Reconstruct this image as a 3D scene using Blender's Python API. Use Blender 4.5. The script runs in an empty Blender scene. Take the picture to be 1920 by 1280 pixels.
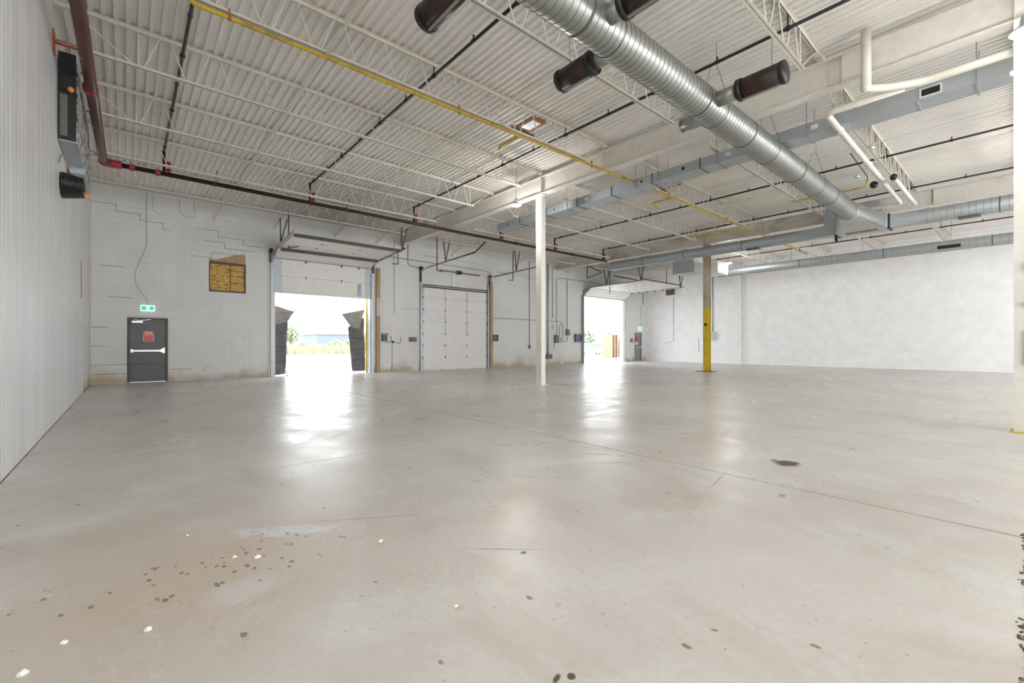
import bpy, math, random
from mathutils import Vector, Matrix
S = bpy.context.scene
COL = S.collection
R = math.radians
# ---------------------------------------------------------------- camera
cam_d = bpy.data.cameras.new('camera'); cam = bpy.data.objects.new('camera', cam_d); COL.objects.link(cam)
cam.location = (0, 0, 1.25); cam.rotation_euler = (R(90), 0, R(-40.75))
cam_d.sensor_width = 36; cam_d.lens = 838 / 1920 * 36; cam_d.shift_y = 6 / 1920
cam_d.clip_start = .05; cam_d.clip_end = 600
S.camera = cam
# ---------------------------------------------------------------- sky: bright even overcast
w = bpy.data.worlds.new('overcast_sky'); S.world = w; w.use_nodes = True
bg = w.node_tree.nodes['Background']; bg.inputs[0].default_value = (.93, .97, 1.0, 1); bg.inputs[1].default_value = 4.2
# ---------------------------------------------------------------- view
S.view_settings.view_transform = 'Standard'; S.view_settings.look = 'None'
S.view_settings.gamma = 1; S.view_settings.use_curve_mapping = False
S.view_settings.exposure = 0.62
S.cycles.max_bounces = 12; S.cycles.diffuse_bounces = 8
LAMP_W = 90      # watts of each high-bay lamp

# ================================================================= helpers
def ZT(y): return 6.67 - .0105 * y         # centre of the joists' top chords (the roof falls gently to the dock wall)
class MB:
    def __init__(s): s.v = []; s.f = []
    def quad(s, *p):
        n = len(s.v); s.v += [tuple(q) for q in p]; s.f.append(tuple(range(n, n + len(p)))); return s
    def box(s, a, b, M=None):
        (x0, y0, z0), (x1, y1, z1) = a, b
        if x0 > x1: x0, x1 = x1, x0
        if y0 > y1: y0, y1 = y1, y0
        if z0 > z1: z0, z1 = z1, z0
        p = [(x0,y0,z0),(x1,y0,z0),(x1,y1,z0),(x0,y1,z0),(x0,y0,z1),(x1,y0,z1),(x1,y1,z1),(x0,y1,z1)]
        if M: p = [tuple(M @ Vector(q)) for q in p]
        n = len(s.v); s.v += p
        s.f += [tuple(n + i for i in q) for q in ((0,3,2,1),(4,5,6,7),(0,1,5,4),(1,2,6,5),(2,3,7,6),(3,0,4,7))]
        return s
    def prism(s, poly, axis, a, b):
        """poly: 2D outline in the two other axes, extruded along axis from a to b"""
        def P(u, v, t):
            return {'x': (t, u, v), 'y': (u, t, v), 'z': (u, v, t)}[axis]
        n = len(s.v); k = len(poly)
        s.v += [P(u, v, a) for u, v in poly] + [P(u, v, b) for u, v in poly]
        s.f.append(tuple(n + i for i in range(k))); s.f.append(tuple(n + k + i for i in reversed(range(k))))
        for i in range(k):
            j = (i + 1) % k; s.f.append((n + i, n + k + i, n + k + j, n + j))
        return s
    def bar(s, p, q, wdt, h=None, up=(0, 0, 1)):
        """rectangular bar between two points"""
        h = h or wdt; p = Vector(p); q = Vector(q); d = (q - p).normalized(); up = Vector(up)
        if abs(d.dot(up)) > .98: up = Vector((1, 0, 0))
        x = d.cross(up).normalized() * wdt / 2; z = x.cross(d).normalized() * h / 2
        c = [p - x - z, p + x - z, p + x + z, p - x + z, q - x - z, q + x - z, q + x + z, q - x + z]
        n = len(s.v); s.v += [tuple(t) for t in c]
        s.f += [tuple(n + i for i in t) for t in ((0,1,2,3),(7,6,5,4),(0,4,5,1),(1,5,6,2),(2,6,7,3),(3,7,4,0))]
        return s
    def tube(s, path, r, n=10, caps=True):
        path = [Vector(p) for p in path]; rs = r if isinstance(r, (list, tuple)) else [r] * len(path)
        T = []
        for i in range(len(path)):
            a = path[max(i - 1, 0)]; b = path[min(i + 1, len(path) - 1)]; T.append((b - a).normalized())
        u = Vector((0, 0, 1)) if abs(T[0].z) < .9 else Vector((1, 0, 0))
        rings = []
        for i, p in enumerate(path):
            u = (u - T[i] * u.dot(T[i])).normalized(); v = T[i].cross(u)
            st = len(s.v)
            for k in range(n):
                a = 2 * math.pi * k / n; s.v.append(tuple(p + (u * math.cos(a) + v * math.sin(a)) * rs[i]))
            rings.append(st)
        for a, b in zip(rings, rings[1:]):
            for k in range(n):
                j = (k + 1) % n; s.f.append((a + k, a + j, b + j, b + k))
        if caps:
            s.f.append(tuple(rings[0] + k for k in reversed(range(n)))); s.f.append(tuple(rings[-1] + k for k in range(n)))
        return s
    def ball(s, c, r, n=10, m=6, sc=(1, 1, 1)):
        c = Vector(c); st = len(s.v)
        s.v.append((c.x, c.y, c.z - r * sc[2]))
        for i in range(1, m):
            t = math.pi * i / m - math.pi / 2
            for k in range(n):
                a = 2 * math.pi * k / n
                s.v.append((c.x + r * sc[0] * math.cos(t) * math.cos(a), c.y + r * sc[1] * math.cos(t) * math.sin(a), c.z + r * sc[2] * math.sin(t)))
        s.v.append((c.x, c.y, c.z + r * sc[2])); top = len(s.v) - 1
        for k in range(n): s.f.append((st, st + 1 + (k + 1) % n, st + 1 + k))
        for i in range(m - 2):
            for k in range(n):
                j = (k + 1) % n; a = st + 1 + i * n; b = a + n; s.f.append((a + k, a + j, b + j, b + k))
        a = st + 1 + (m - 2) * n
        for k in range(n): s.f.append((a + k, a + (k + 1) % n, top))
        return s
    def mesh(s, name, mat, centre=None, smooth=False):
        c = Vector(centre) if centre is not None else Vector([(min(v[i] for v in s.v) + max(v[i] for v in s.v)) / 2 for i in range(3)])
        me = bpy.data.meshes.new(name); me.from_pydata([(v[0]-c.x, v[1]-c.y, v[2]-c.z) for v in s.v], [], s.f); me.update()
        if mat: me.materials.append(mat)
        if smooth: me.polygons.foreach_set('use_smooth', [True] * len(me.polygons))
        return me, c
    def build(s, name, mat, parent=None, smooth=False, **kw):
        me, c = s.mesh(name, mat, None, smooth)
        return link(name, me, c, parent, **kw)
WL = {}
def link(name, me, c, parent=None, label=None, cat=None, group=None, kind=None, rot=None):
    o = bpy.data.objects.new(name, me); COL.objects.link(o); c = Vector(c)
    WL[o] = c.copy()
    if parent is not None: o.parent = parent; o.location = c - WL[parent]
    else: o.location = c
    if rot: o.rotation_euler = rot
    return tag(o, label, cat, group, kind)
def tag(o, label=None, cat=None, group=None, kind=None):
    if label: o['label'] = label
    if cat: o['category'] = cat
    if group: o['group'] = group
    if kind: o['kind'] = kind
    return o
def thing(name, loc, label, cat, group=None, kind=None):
    return link(name, None, loc, None, label, cat, group, kind)
def dup(root, loc, label=None, group=None, keep=None):
    def cp(o, par):
        c = o.copy(); COL.objects.link(c)
        if par is not None: c.parent = par; c.matrix_parent_inverse = Matrix.Identity(4)
        for ch in [x for x in KIDS.get(o, [])]: cp(ch, c)
        return c
    r = cp(root, None); r.location = loc; WL[r] = Vector(loc)
    if label: r['label'] = label
    if group: r['group'] = group
    return r
KIDS = {}
def kids(root):
    """remember the children of a prototype (object.children is slow in a loop)"""
    KIDS[root] = [o for o in WL if o.parent == root]
    for o in KIDS[root]: KIDS[o] = [x for x in WL if x.parent == o]
def fillet(path, r, k=5):
    P = [Vector(p) for p in path]; out = [P[0]]
    for a, b, c in zip(P, P[1:], P[2:]):
        d1 = (a - b).normalized(); d2 = (c - b).normalized(); q = min(r, (a - b).length * .49, (c - b).length * .49)
        p0 = b + d1 * q; p2 = b + d2 * q
        for i in range(k + 1):
            t = i / k; out.append(p0 * (1 - t) ** 2 + b * 2 * t * (1 - t) + p2 * t * t)
    out.append(P[-1]); return out

# ================================================================= materials
def mat(name, col, rough=.6, metal=0, coat=0, emit=None, emit_s=0, spec=.5):
    m = bpy.data.materials.new(name); m.use_nodes = True; b = m.node_tree.nodes['Principled BSDF']
    b.inputs['Base Color'].default_value = (*col, 1); b.inputs['Roughness'].default_value = rough
    b.inputs['Metallic'].default_value = metal; b.inputs['Coat Weight'].default_value = coat
    b.inputs['Specular IOR Level'].default_value = spec
    if emit: b.inputs['Emission Color'].default_value = (*emit, 1); b.inputs['Emission Strength'].default_value = emit_s
    return m
class NT:
    def __init__(s, m):
        s.t = m.node_tree; s.b = s.t.nodes['Principled BSDF']
        g = s.n('ShaderNodeNewGeometry'); s.pos = g.outputs['Position']; s.geo = g
    def n(s, k, **kw):
        o = s.t.nodes.new(k)
        for a, v in kw.items(): setattr(o, a, v)
        return o
    def set(s, sock, v):
        if isinstance(v, bpy.types.NodeSocket): s.t.links.new(v, sock)
        else:
            if isinstance(v, tuple) and len(v) == 3 and sock.type == 'RGBA': v = (*v, 1)
            sock.default_value = v
    def noise(s, scale, detail=3, rough=.55, stretch=(1, 1, 1), vec=None, off=(0, 0, 0), dist=0):
        mp = s.n('ShaderNodeMapping'); mp.inputs['Scale'].default_value = stretch; mp.inputs['Location'].default_value = off
        s.set(mp.inputs[0], vec or s.pos)
        o = s.n('ShaderNodeTexNoise'); s.set(o.inputs['Vector'], mp.outputs[0])
        o.inputs['Scale'].default_value = scale; o.inputs['Detail'].default_value = detail; o.inputs['Roughness'].default_value = rough
        o.inputs['Distortion'].default_value = dist
        return o.outputs['Fac']
    def ramp(s, fac, lo, hi, a=0., b=1.):
        o = s.n('ShaderNodeMapRange'); o.clamp = True
        for i, v in zip((0, 1, 2, 3, 4), (fac, lo, hi, a, b)): s.set(o.inputs[i], v)
        return o.outputs[0]
    def mix(s, f, a, b, mode='MIX'):
        o = s.n('ShaderNodeMix', data_type='RGBA', blend_type=mode); o.clamp_factor = True
        s.set(o.inputs[0], f); s.set(o.inputs[6], a); s.set(o.inputs[7], b); return o.outputs[2]
    def math(s, op, a, b=0., c=0.):
        o = s.n('ShaderNodeMath', operation=op); s.set(o.inputs[0], a); s.set(o.inputs[1], b)
        if op == 'MULTIPLY_ADD': s.set(o.inputs[2], c)
        return o.outputs[0]
    def sep(s):
        o = s.n('ShaderNodeSeparateXYZ'); s.set(o.inputs[0], s.pos); return o.outputs
    def rnd(s): return s.n('ShaderNodeObjectInfo').outputs['Random']
    def bump(s, h, st=.3, d=.01):
        o = s.n('ShaderNodeBump'); o.inputs['Strength'].default_value = st; o.inputs['Distance'].default_value = d
        s.set(o.inputs['Height'], h); s.set(s.b.inputs['Normal'], o.outputs[0])
    def color(s, v): s.set(s.b.inputs['Base Color'], v)
    def rough(s, v): s.set(s.b.inputs['Roughness'], v)

def worn(name, col, dark, amount=.5, scale=3, rough=.55, metal=0, stretch=(1, 1, 1), thr=(.5, .75), spec=.5):
    """a paint or metal with blotches of a second colour"""
    m = mat(name, col, rough, metal, spec=spec); n = NT(m)
    f = n.math('MULTIPLY', n.ramp(n.noise(scale, 5, .6, stretch), *thr), amount)
    c = n.mix(f, col, dark)
    v = n.ramp(n.noise(scale * 7, 3), .2, .8, .92, 1.06); x = n.mix(1., c, (1, 1, 1), 'MULTIPLY')
    hs = n.n('ShaderNodeHueSaturation'); n.set(hs.inputs['Value'], v); n.set(hs.inputs['Color'], c)
    n.color(hs.outputs[0]); return m

def cement():
    m = mat('worn_concrete', (.6, .57, .52), .3, spec=.5); n = NT(m); X, Y, Z = n.sep()
    big = n.noise(.35, 4, .6); mid = n.noise(1.6, 5, .65, dist=.8); fine = n.noise(26, 4, .7)
    swirl = n.noise(.8, 6, .6, (1, .35, 1), dist=2.2)
    c = n.mix(n.ramp(big, .35, .65), (.61, .59, .56), (.495, .468, .43))
    c = n.mix(n.math('MULTIPLY', n.ramp(swirl, .5, .72), .75), c, (.45, .405, .355))
    c = n.mix(n.math('MULTIPLY', n.ramp(mid, .52, .72), .8), c, (.63, .622, .605))
    c = n.mix(n.math('MULTIPLY', n.ramp(fine, .45, .75), .32), c, (.42, .38, .33))
    # pale drag marks crossing the far floor
    scr = n.noise(2.2, 3, .5, (.18, 1.6, 1), off=(3, 1, 0), dist=.6)
    c = n.mix(n.math('MULTIPLY', n.math('MULTIPLY', n.ramp(scr, .60, .66), n.ramp(Y, 4.6, 6.5)), .4), c, (.69, .68, .66))
    def blob(cx, cy, rx, ry, rot=0., soft=.35, wob=.5, sc=3.):
        mp = n.n('ShaderNodeMapping', vector_type='TEXTURE'); mp.inputs['Location'].default_value = (cx, cy, 0)
        mp.inputs['Rotation'].default_value = (0, 0, R(rot)); mp.inputs['Scale'].default_value = (rx, ry, 1)
        n.set(mp.inputs[0], n.pos); ln = n.n('ShaderNodeVectorMath', operation='LENGTH'); 
        s2 = n.n('ShaderNodeVectorMath', operation='MULTIPLY'); s2.inputs[1].default_value = (1, 1, 0)
        n.set(s2.inputs[0], mp.outputs[0]); n.set(ln.inputs[0], s2.outputs[0])
        d = n.math('ADD', ln.outputs['Value'], n.math('MULTIPLY', n.math('SUBTRACT', n.noise(sc, 4, .65), .5), wob * 2))
        return n.ramp(d, 1.0, 1.0 - soft, 0., 1.)
    # tan stained area near the camera, left
    tan = n.math('MULTIPLY', blob(.25, 3.0, 1.5, 1.05, 20, .8, .5, 1.5), .8); c = n.mix(tan, c, (.50, .425, .345))
    tan2 = n.math('MULTIPLY', blob(-.2, 4.0, 1.0, .35, 10, .8, .6, 1.5), .45); c = n.mix(tan2, c, (.44, .36, .28))
    for a in ((4.6, 2.7, 1.1, .3, -18), (2.3, 2.7, .6, .25, 30), (6.0, 2.9, 1.6, .5, 0), (9.5, 5.5, 2.0, .9, 10), (12, 3.0, 2.2, .8, 0), (5.5, 8.0, 1.8, .8, 40)):
        c = n.mix(n.math('MULTIPLY', blob(*a, .8, .6, 1.8), .33), c, (.50, .42, .34))
    # bare bluish scraped strips
    scrape = n.math('MULTIPLY', blob(.80, 3.28, .42, .10, -33, .3, 1.1, 7.), n.ramp(n.noise(14, 4, .7), .38, .5)); c = n.mix(n.math('MULTIPLY', scrape, .85), c, (.60, .62, .66))
    sc2 = blob(.45, 2.62, .2, .16, 0, .5, .6, 5.); c = n.mix(n.math('MULTIPLY', sc2, .55), c, (.60, .60, .61))
    sc3 = blob(3.55, 3.25, 1.0, .12, -28, .5, .6, 4.); c = n.mix(n.math('MULTIPLY', sc3, .5), c, (.66, .66, .67))
    sc4 = blob(-.4, 4.35, .5, .12, 15, .5, .5, 4.); c = n.mix(n.math('MULTIPLY', sc4, .45), c, (.62, .62, .63))
    # pits: small dark chips, dense where the surface has broken up
    vo = n.n('ShaderNodeTexVoronoi'); mp = n.n('ShaderNodeMapping'); mp.inputs['Scale'].default_value = (1, .62, 1); mp.inputs['Rotation'].default_value = (0, 0, .9)
    n.set(mp.inputs[0], n.pos); n.set(vo.inputs['Vector'], mp.outputs[0]); vo.inputs['Scale'].default_value = 25; vo.inputs['Randomness'].default_value = 1
    wn = n.n('ShaderNodeTexWhiteNoise', noise_dimensions='3D'); n.set(wn.inputs['Vector'], vo.outputs['Position'])
    area = blob(.45, 3.0, 1.0, .36, -12, .6, .6, 2.)
    thr = n.ramp(area, 0., 1., .993, .42)
    isp = n.math('GREATER_THAN', wn.outputs['Value'], thr)
    wob = n.math('ADD', vo.outputs['Distance'], n.math('MULTIPLY', n.math('SUBTRACT', n.noise(38, 4, .75), .5), .75))
    rad = n.math('MULTIPLY', wn.outputs['Value'], .36)
    pit = n.math('MULTIPLY', isp, n.ramp(n.math('SUBTRACT', rad, wob), -.01, .05))
    c = n.mix(n.math('MULTIPLY', pit, .85), c, (.20, .165, .12))
    vs = n.n('ShaderNodeTexVoronoi'); vs.inputs['Scale'].default_value = 42; n.set(vs.inputs['Vector'], n.pos)
    wn2 = n.n('ShaderNodeTexWhiteNoise', noise_dimensions='3D'); n.set(wn2.inputs['Vector'], vs.outputs['Position'])
    sp = n.math('MULTIPLY', n.math('GREATER_THAN', wn2.outputs['Value'], .985), n.ramp(vs.outputs['Distance'], .34, .2))
    c = n.mix(n.math('MULTIPLY', sp, .6), c, (.25, .21, .17))
    # oil-black holes
    h1 = blob(5.27, 1.68, .17, .15, 0, .5, 1.1, 5.); c = n.mix(h1, c, (.06, .035, .012))
    h2 = blob(4.11, 1.34, .06, .035, 0, .5, .8, 12.); c = n.mix(h2, c, (.40, .28, .14))
    for a in ((1.81, 1.99, .03, .018, 0), (1.22, 1.16, .035, .014, 20), (1.27, 1.13, .02, .02, 0)):
        c = n.mix(blob(*a, .4, .5, 20.), c, (.10, .075, .04))
    for a in ((1.21, 2.68, .04, .03, 0), (1.20, 1.77, .035, .028, 0)):
        c = n.mix(n.math('MULTIPLY', blob(*a, .6, .5, 14.), .7), c, (.52, .38, .20))
    # chipped edges along the crossing joint
    for a in ((4.28, 3.45, .22, .03, -75), (4.1, 3.2, .20, .045, -50), (3.9, 2.9, .3, .02, -40)):
        c = n.mix(n.math('MULTIPLY', blob(*a, .4, .7, 9.), .8), c, (.33, .27, .22))
    # long hairline cracks
    for (x, y, l, rot) in ((1.35, 3.1, .55, -30), (1.75, 2.1, .3, -42), (4.2, 1.9, .5, 12), (2.9, 6.6, .8, 50), (6.7, 2.9, .9, 15)):
        c = n.mix(n.math('MULTIPLY', blob(x, y, l, .008, rot, .5, .9, 3.), .8), c, (.24, .20, .17))
    n.color(c)
    r = n.ramp(n.noise(1.2, 5, .65, off=(7, 3, 0), dist=.6), .3, .7, .25, .42)
    r = n.math('ADD', r, n.math('MULTIPLY', n.ramp(mid, .45, .7), -.03))
    n.rough(r)
    hgt = n.math('SUBTRACT', n.math('ADD', n.math('MULTIPLY', fine, .25), n.math('MULTIPLY', mid, .8)), n.math('MULTIPLY', pit, 1.5))
    n.bump(hgt, .22, .006)
    return m
M = {}
M['floor'] = cement()
M['subbase'] = mat('joint_dirt', (.13, .11, .09), .9)
def wallpaint():
    m = mat('painted_block', (.72, .715, .70), .6); n = NT(m); X, Y, Z = n.sep()
    c = n.mix(n.ramp(n.noise(.6, 5, .6), .35, .7), (.74, .735, .72), (.64, .635, .62))
    c = n.mix(n.math('MULTIPLY', n.ramp(n.rnd(), 0., 1.), .10), c, (.55, .54, .52))
    low = n.ramp(Z, .9, .0)
    st = n.ramp(n.math('ADD', n.noise(1.1, 5, .65), n.math('MULTIPLY', low, .30)), .62, .82)
    c = n.mix(n.math('MULTIPLY', n.math('MULTIPLY', st, low), .85), c, (.42, .31, .17))
    edge = n.math('MULTIPLY', n.ramp(Z, .22, .0), n.ramp(n.noise(2.5, 4, .7), .35, .6)); c = n.mix(n.math('MULTIPLY', edge, .6), c, (.36, .28, .17))
    scf = n.ramp(n.noise(1.7, 6, .7, (1, 1, 1.6), off=(5, 0, 2)), .66, .74); c = n.mix(n.math('MULTIPLY', scf, .35), c, (.40, .37, .32))
    vert = n.ramp(n.noise(1.4, 4, .6, (3, 3, .22), off=(2, 0, 0)), .55, .75); c = n.mix(n.math('MULTIPLY', vert, .15), c, (.46, .45, .42))
    n.color(c); n.bump(n.noise(30, 4, .7), .25, .004); return m
M['block'] = wallpaint()
M['mortar'] = mat('painted_mortar', (.60, .59, .57), .8)
M['crack'] = mat('dark_crack', (.10, .095, .085), .9)
def pvc():
    m = mat('white_ribbed_panel', (.80, .81, .83), .28, spec=.5); n = NT(m)
    c = n.mix(n.ramp(n.noise(.9, 4, .6, (1, 2.5, .25)), .4, .7), (.70, .705, .72), (.60, .60, .61))
    c = n.mix(n.math('MULTIPLY', n.ramp(n.noise(.5, 4, .6, (1, .15, 2.5), off=(0, 4, 1)), .58, .7), .3), c, (.52, .50, .47))
    n.color(c); n.rough(n.ramp(n.noise(1.1, 3), .3, .7, .28, .42)); return m
M['pvc'] = pvc()
M['farwall'] = worn('far_wall_paint', (.88, .88, .895), (.84, .84, .85), .3, .35, .6)
def deckm():
    m = mat('painted_steel_deck', (.70, .67, .63), .5, spec=.35); n = NT(m)
    c = n.mix(n.ramp(n.noise(.7, 4, .6), .35, .7), (.83, .80, .765), (.75, .72, .68))
    br = n.ramp(n.noise(1.5, 4, .6, (3.2, .10, 1), off=(1, 5, 0)), .64, .72); c = n.mix(n.math('MULTIPLY', br, .40), c, (.50, .39, .26))
    dk = n.ramp(n.noise(1.2, 5, .7, (5.0, .35, 1), off=(9, 1, 0)), .66, .74); c = n.mix(n.math('MULTIPLY', dk, .5), c, (.27, .26, .24))
    n.color(n.mix(n.math('MULTIPLY', n.rnd(), .10), c, (.52, .50, .47))); return m
M['deck'] = deckm()
M['white_steel'] = worn('cream_painted_steel', (.68, .655, .585), (.50, .44, .33), .35, 2.2, .5, spec=.4)
M['girder'] = worn('off_white_girder_paint', (.70, .67, .62), (.56, .53, .47), .5, 1.1, .5)
M['rust_girder'] = worn('rust_streaked_girder_paint', (.66, .63, .58), (.32, .23, .13), .65, 1.2, .6, stretch=(1, .4, 1), thr=(.56, .70))
M['col'] = worn('cream_column_paint', (.78, .77, .70), (.60, .59, .50), .4, 1.6, .45)
def galv(name='galvanised_sheet', a=(.60, .63, .64), b=(.47, .51, .52), rough=.34):
    m = mat(name, a, rough, .85); n = NT(m)
    vo = n.n('ShaderNodeTexVoronoi'); vo.inputs['Scale'].default_value = 14; n.set(vo.inputs['Vector'], n.pos)
    sx = n.n('ShaderNodeSeparateColor'); n.set(sx.inputs[0], vo.outputs['Color'])
    c = n.mix(n.ramp(sx.outputs[0], 0., 1., .35, .65), a, b)
    c = n.mix(n.math('MULTIPLY', n.ramp(n.noise(1.2, 4, .6), .5, .7), .4), c, (.42, .44, .41))
    n.color(c); n.rough(n.ramp(n.noise(3, 4, .6), .3, .7, rough - .05, rough + .12)); return m
def crimped():
    m = galv('galvanised_spiral_sheet', (.40, .41, .385), (.32, .335, .315), .36); n = NT(m); X, Y, Z = n.sep()
    return m
M['galv'] = crimped()
M['galv2'] = galv('galvanised_duct_sheet', (.54, .58, .61), (.46, .50, .53), .52)
M['lockseam'] = mat('folded_seam_metal', (.20, .21, .20), .45, .7)
M['seam'] = mat('dark_seam', (.10, .105, .10), .5, .3)
M['silencer'] = worn('brown_black_silencer', (.028, .021, .019), (.085, .03, .022), .7, 5, .42, .3, thr=(.45, .65))
M['black'] = mat('black_rubber', (.012, .012, .013), .45)
M['dkpipe'] = worn('black_steel_pipe', (.028, .026, .03), (.09, .045, .03), .4, 4, .38, .4)
M['mainpipe'] = worn('dark_brown_main_pipe', (.030, .020, .018), (.12, .035, .02), .6, 1.5, .4, .3, stretch=(.6, 1, 1))
M['riser'] = worn('maroon_riser_pipe', (.13, .065, .055), (.07, .035, .03), .8, 2, .28, .4, stretch=(1, .4, 1))
M['redfit'] = worn('red_pipe_fitting', (.35, .025, .03), (.12, .02, .02), .6, 12, .45)
M['gas'] = worn('yellow_gas_pipe', (.52, .36, .03), (.22, .14, .03), .8, 5, .42, thr=(.5, .7))
M['rust'] = worn('orange_rust', (.42, .14, .03), (.20, .05, .02), .8, 10, .8)
M['yellow'] = worn('yellow_safety_paint', (.66, .48, .02), (.33, .22, .03), .7, 6, .45, thr=(.5, .68))
M['door_grey'] = worn('charcoal_door_paint', (.085, .085, .092), (.13, .13, .135), .5, 2, .38)
M['door_frame'] = worn('dark_door_frame_paint', (.055, .052, .05), (.13, .12, .10), .5, 4, .45)
M['steel'] = mat('brushed_steel', (.55, .55, .54), .3, .9)
M['track'] = worn('galvanised_track_steel', (.36, .39, .42), (.18, .19, .20), .5, 4, .4, .7)
M['dkangle'] = worn('dark_angle_iron', (.075, .062, .045), (.20, .16, .10), .5, 5, .5, .4)
M['panel'] = worn('white_door_section', (.74, .725, .70), (.64, .625, .60), .5, 1.2, .42)
M['stile'] = mat('blue_grey_door_stile', (.42, .46, .49), .45, .3)
M['hinge'] = mat('dark_hinge_steel', (.10, .105, .11), .5, .5)
M['win'] = mat('door_window_glass', (.30, .34, .38), .15)
M['wood'] = worn('brown_timber_post', (.42, .29, .15), (.22, .14, .07), .7, 3, .7, stretch=(4, 4, .4))
M['whitejamb'] = worn('white_steel_jamb', (.76, .755, .74), (.5, .49, .46), .4, 3, .5)
def osb():
    m = mat('oriented_strand_board', (.60, .36, .08), .6); n = NT(m)
    vo = n.n('ShaderNodeTexVoronoi'); vo.inputs['Scale'].default_value = 13; mp = n.n('ShaderNodeMapping'); mp.inputs['Scale'].default_value = (1, 1, 1.8)
    mp.inputs['Rotation'].default_value = (0, .6, 0); n.set(mp.inputs[0], n.pos); n.set(vo.inputs['Vector'], mp.outputs[0])
    sx = n.n('ShaderNodeSeparateColor'); n.set(sx.inputs[0], vo.outputs['Color'])
    c = n.mix(sx.outputs[0], (.70, .44, .11), (.50, .27, .05)); c = n.mix(n.math('GREATER_THAN', sx.outputs[1], .86), c, (.27, .13, .03))
    c = n.mix(n.math('MULTIPLY', n.rnd(), .3), c, (.45, .28, .10)); n.color(c); return m
M['osb'] = osb()
M['plaster'] = mat('white_plaster', (.82, .80, .76), .8)
M['sign_red'] = mat('red_sign_face', (.62, .02, .035), .4)
M['sign_orange'] = mat('orange_red_sign_face', (.70, .10, .05), .4)
M['sign_white'] = mat('white_lettering', (.9, .85, .82), .5)
M['exit_green'] = mat('lit_green_sign_face', (.0, .40, .24), .4, emit=(.0, .75, .42), emit_s=.45)
M['exit_white'] = mat('lit_white_sign_face', (.8, .95, .9), .4, emit=(.72, 1, .92), emit_s=.55)
M['exit_dark'] = mat('dark_green_figure', (.0, .12, .08), .4)
M['lens'] = mat('lamp_lens_glow', (1, 1, 1), .3, emit=(1, .97, .9), emit_s=30)
M['alu'] = mat('cast_aluminium', (.62, .62, .61), .35, .8)
M['control'] = mat('navy_control_box', (.045, .045, .13), .4)
M['ctl_grey'] = mat('grey_control_box', (.16, .16, .18), .5)
M['box_grey'] = mat('light_grey_switch_box', (.52, .54, .57), .45)
M['conduit'] = mat('grey_conduit', (.36, .37, .38), .45, .5)
M['conduit_w'] = worn('painted_conduit', (.56, .555, .54), (.35, .34, .32), .5, 5, .55)
M['pvcpipe'] = worn('cream_drain_pipe', (.70, .68, .61), (.58, .54, .44), .5, 3, .45)
M['fabric'] = worn('grey_shelter_fabric', (.13, .125, .13), (.19, .18, .18), .7, 3, .7)
M['fabric2'] = worn('weathered_flap_fabric', (.30, .27, .245), (.42, .39, .36), .7, 3, .7)
M['brownlouvre'] = mat('brown_heater_slats', (.20, .12, .06), .5)
M['heater'] = worn('white_heater_casing', (.72, .72, .70), (.55, .54, .50), .4, 2, .4)
M['orange'] = mat('orange_plastic', (.85, .28, .02), .4)
M['pave'] = worn('pale_concrete_pavement', (.52, .51, .50), (.44, .43, .42), .6, .3, .9)
M['grass'] = worn('haze_paled_grass', (.34, .35, .25), (.28, .31, .19), .8, .25, .95)  # bright outdoor haze put into the colour as paleness
M['blade'] = worn('tall_weeds', (.31, .33, .21), (.38, .34, .27), .9, .6, .9)  # weeds paled too, the haze veil is in their colour
M['leaf'] = worn('haze_paled_leaves', (.33, .38, .26), (.40, .42, .33), .8, 1.2, .8)  # washed-out haze painted into the leaf greens
M['bark'] = mat('tree_bark', (.25, .20, .15), .9)
M['farbuild'] = worn('pale_blue_grey_cladding', (.17, .20, .25), (.15, .175, .21), .5, .2, .7)
M['farroof'] = mat('grey_roof_sheet', (.5, .52, .55), .6)
M['carwhite'] = mat('white_car_paint', (.85, .85, .85), .25)
M['glassdk'] = mat('tinted_car_glass', (.22, .26, .30), .12)
M['tyre'] = mat('tyre_rubber', (.05, .05, .05), .8)
M['pallet'] = worn('orange_pallet_wood', (.32, .22, .15), (.38, .28, .21), .6, 2, .8)
M['chip'] = mat('white_plaster_chip', (.86, .83, .76), .8)

# ================================================================= SETTING: floor
XL, XR, YB, YF = -.87, 30.4, 19.4, -9.0
fl = MB().box((XL-.4, YF-.3, -.30), (XR+.4, YB+.1, -.022)).build('floor', M['subbase'], kind='structure', label='worn pale concrete floor slab cut by narrow saw joints', cat='floor')
g = .009
xs = [XL, 4.4, 18.45, 21.8, 26.7, XR]; ys = [YF, 5.0, 14.6, YB]
for i in range(5):
    yy = ys if i < 2 else [YF, YB]
    for j in range(len(yy) - 1):
        MB().box((xs[i]+(.03 if i > 1 else g), yy[j]+g, -.10), (xs[i+1]-(.03 if i > 0 else g), yy[j+1]-g, 0)).build('floor_slab', M['floor'], fl)
# outside ground
MB().box((-60, YB+.1, -.35), (150, 62, -.03)).build('pavement', M['pave'], kind='structure', label='pale sunlit concrete yard outside the dock doors', cat='pavement')
MB().box((-120, 62, -.35), (260, 320, -.04)).build('grass_field', M['grass'], kind='structure', label='haze-paled green meadow beyond the concrete yard', cat='field')

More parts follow.
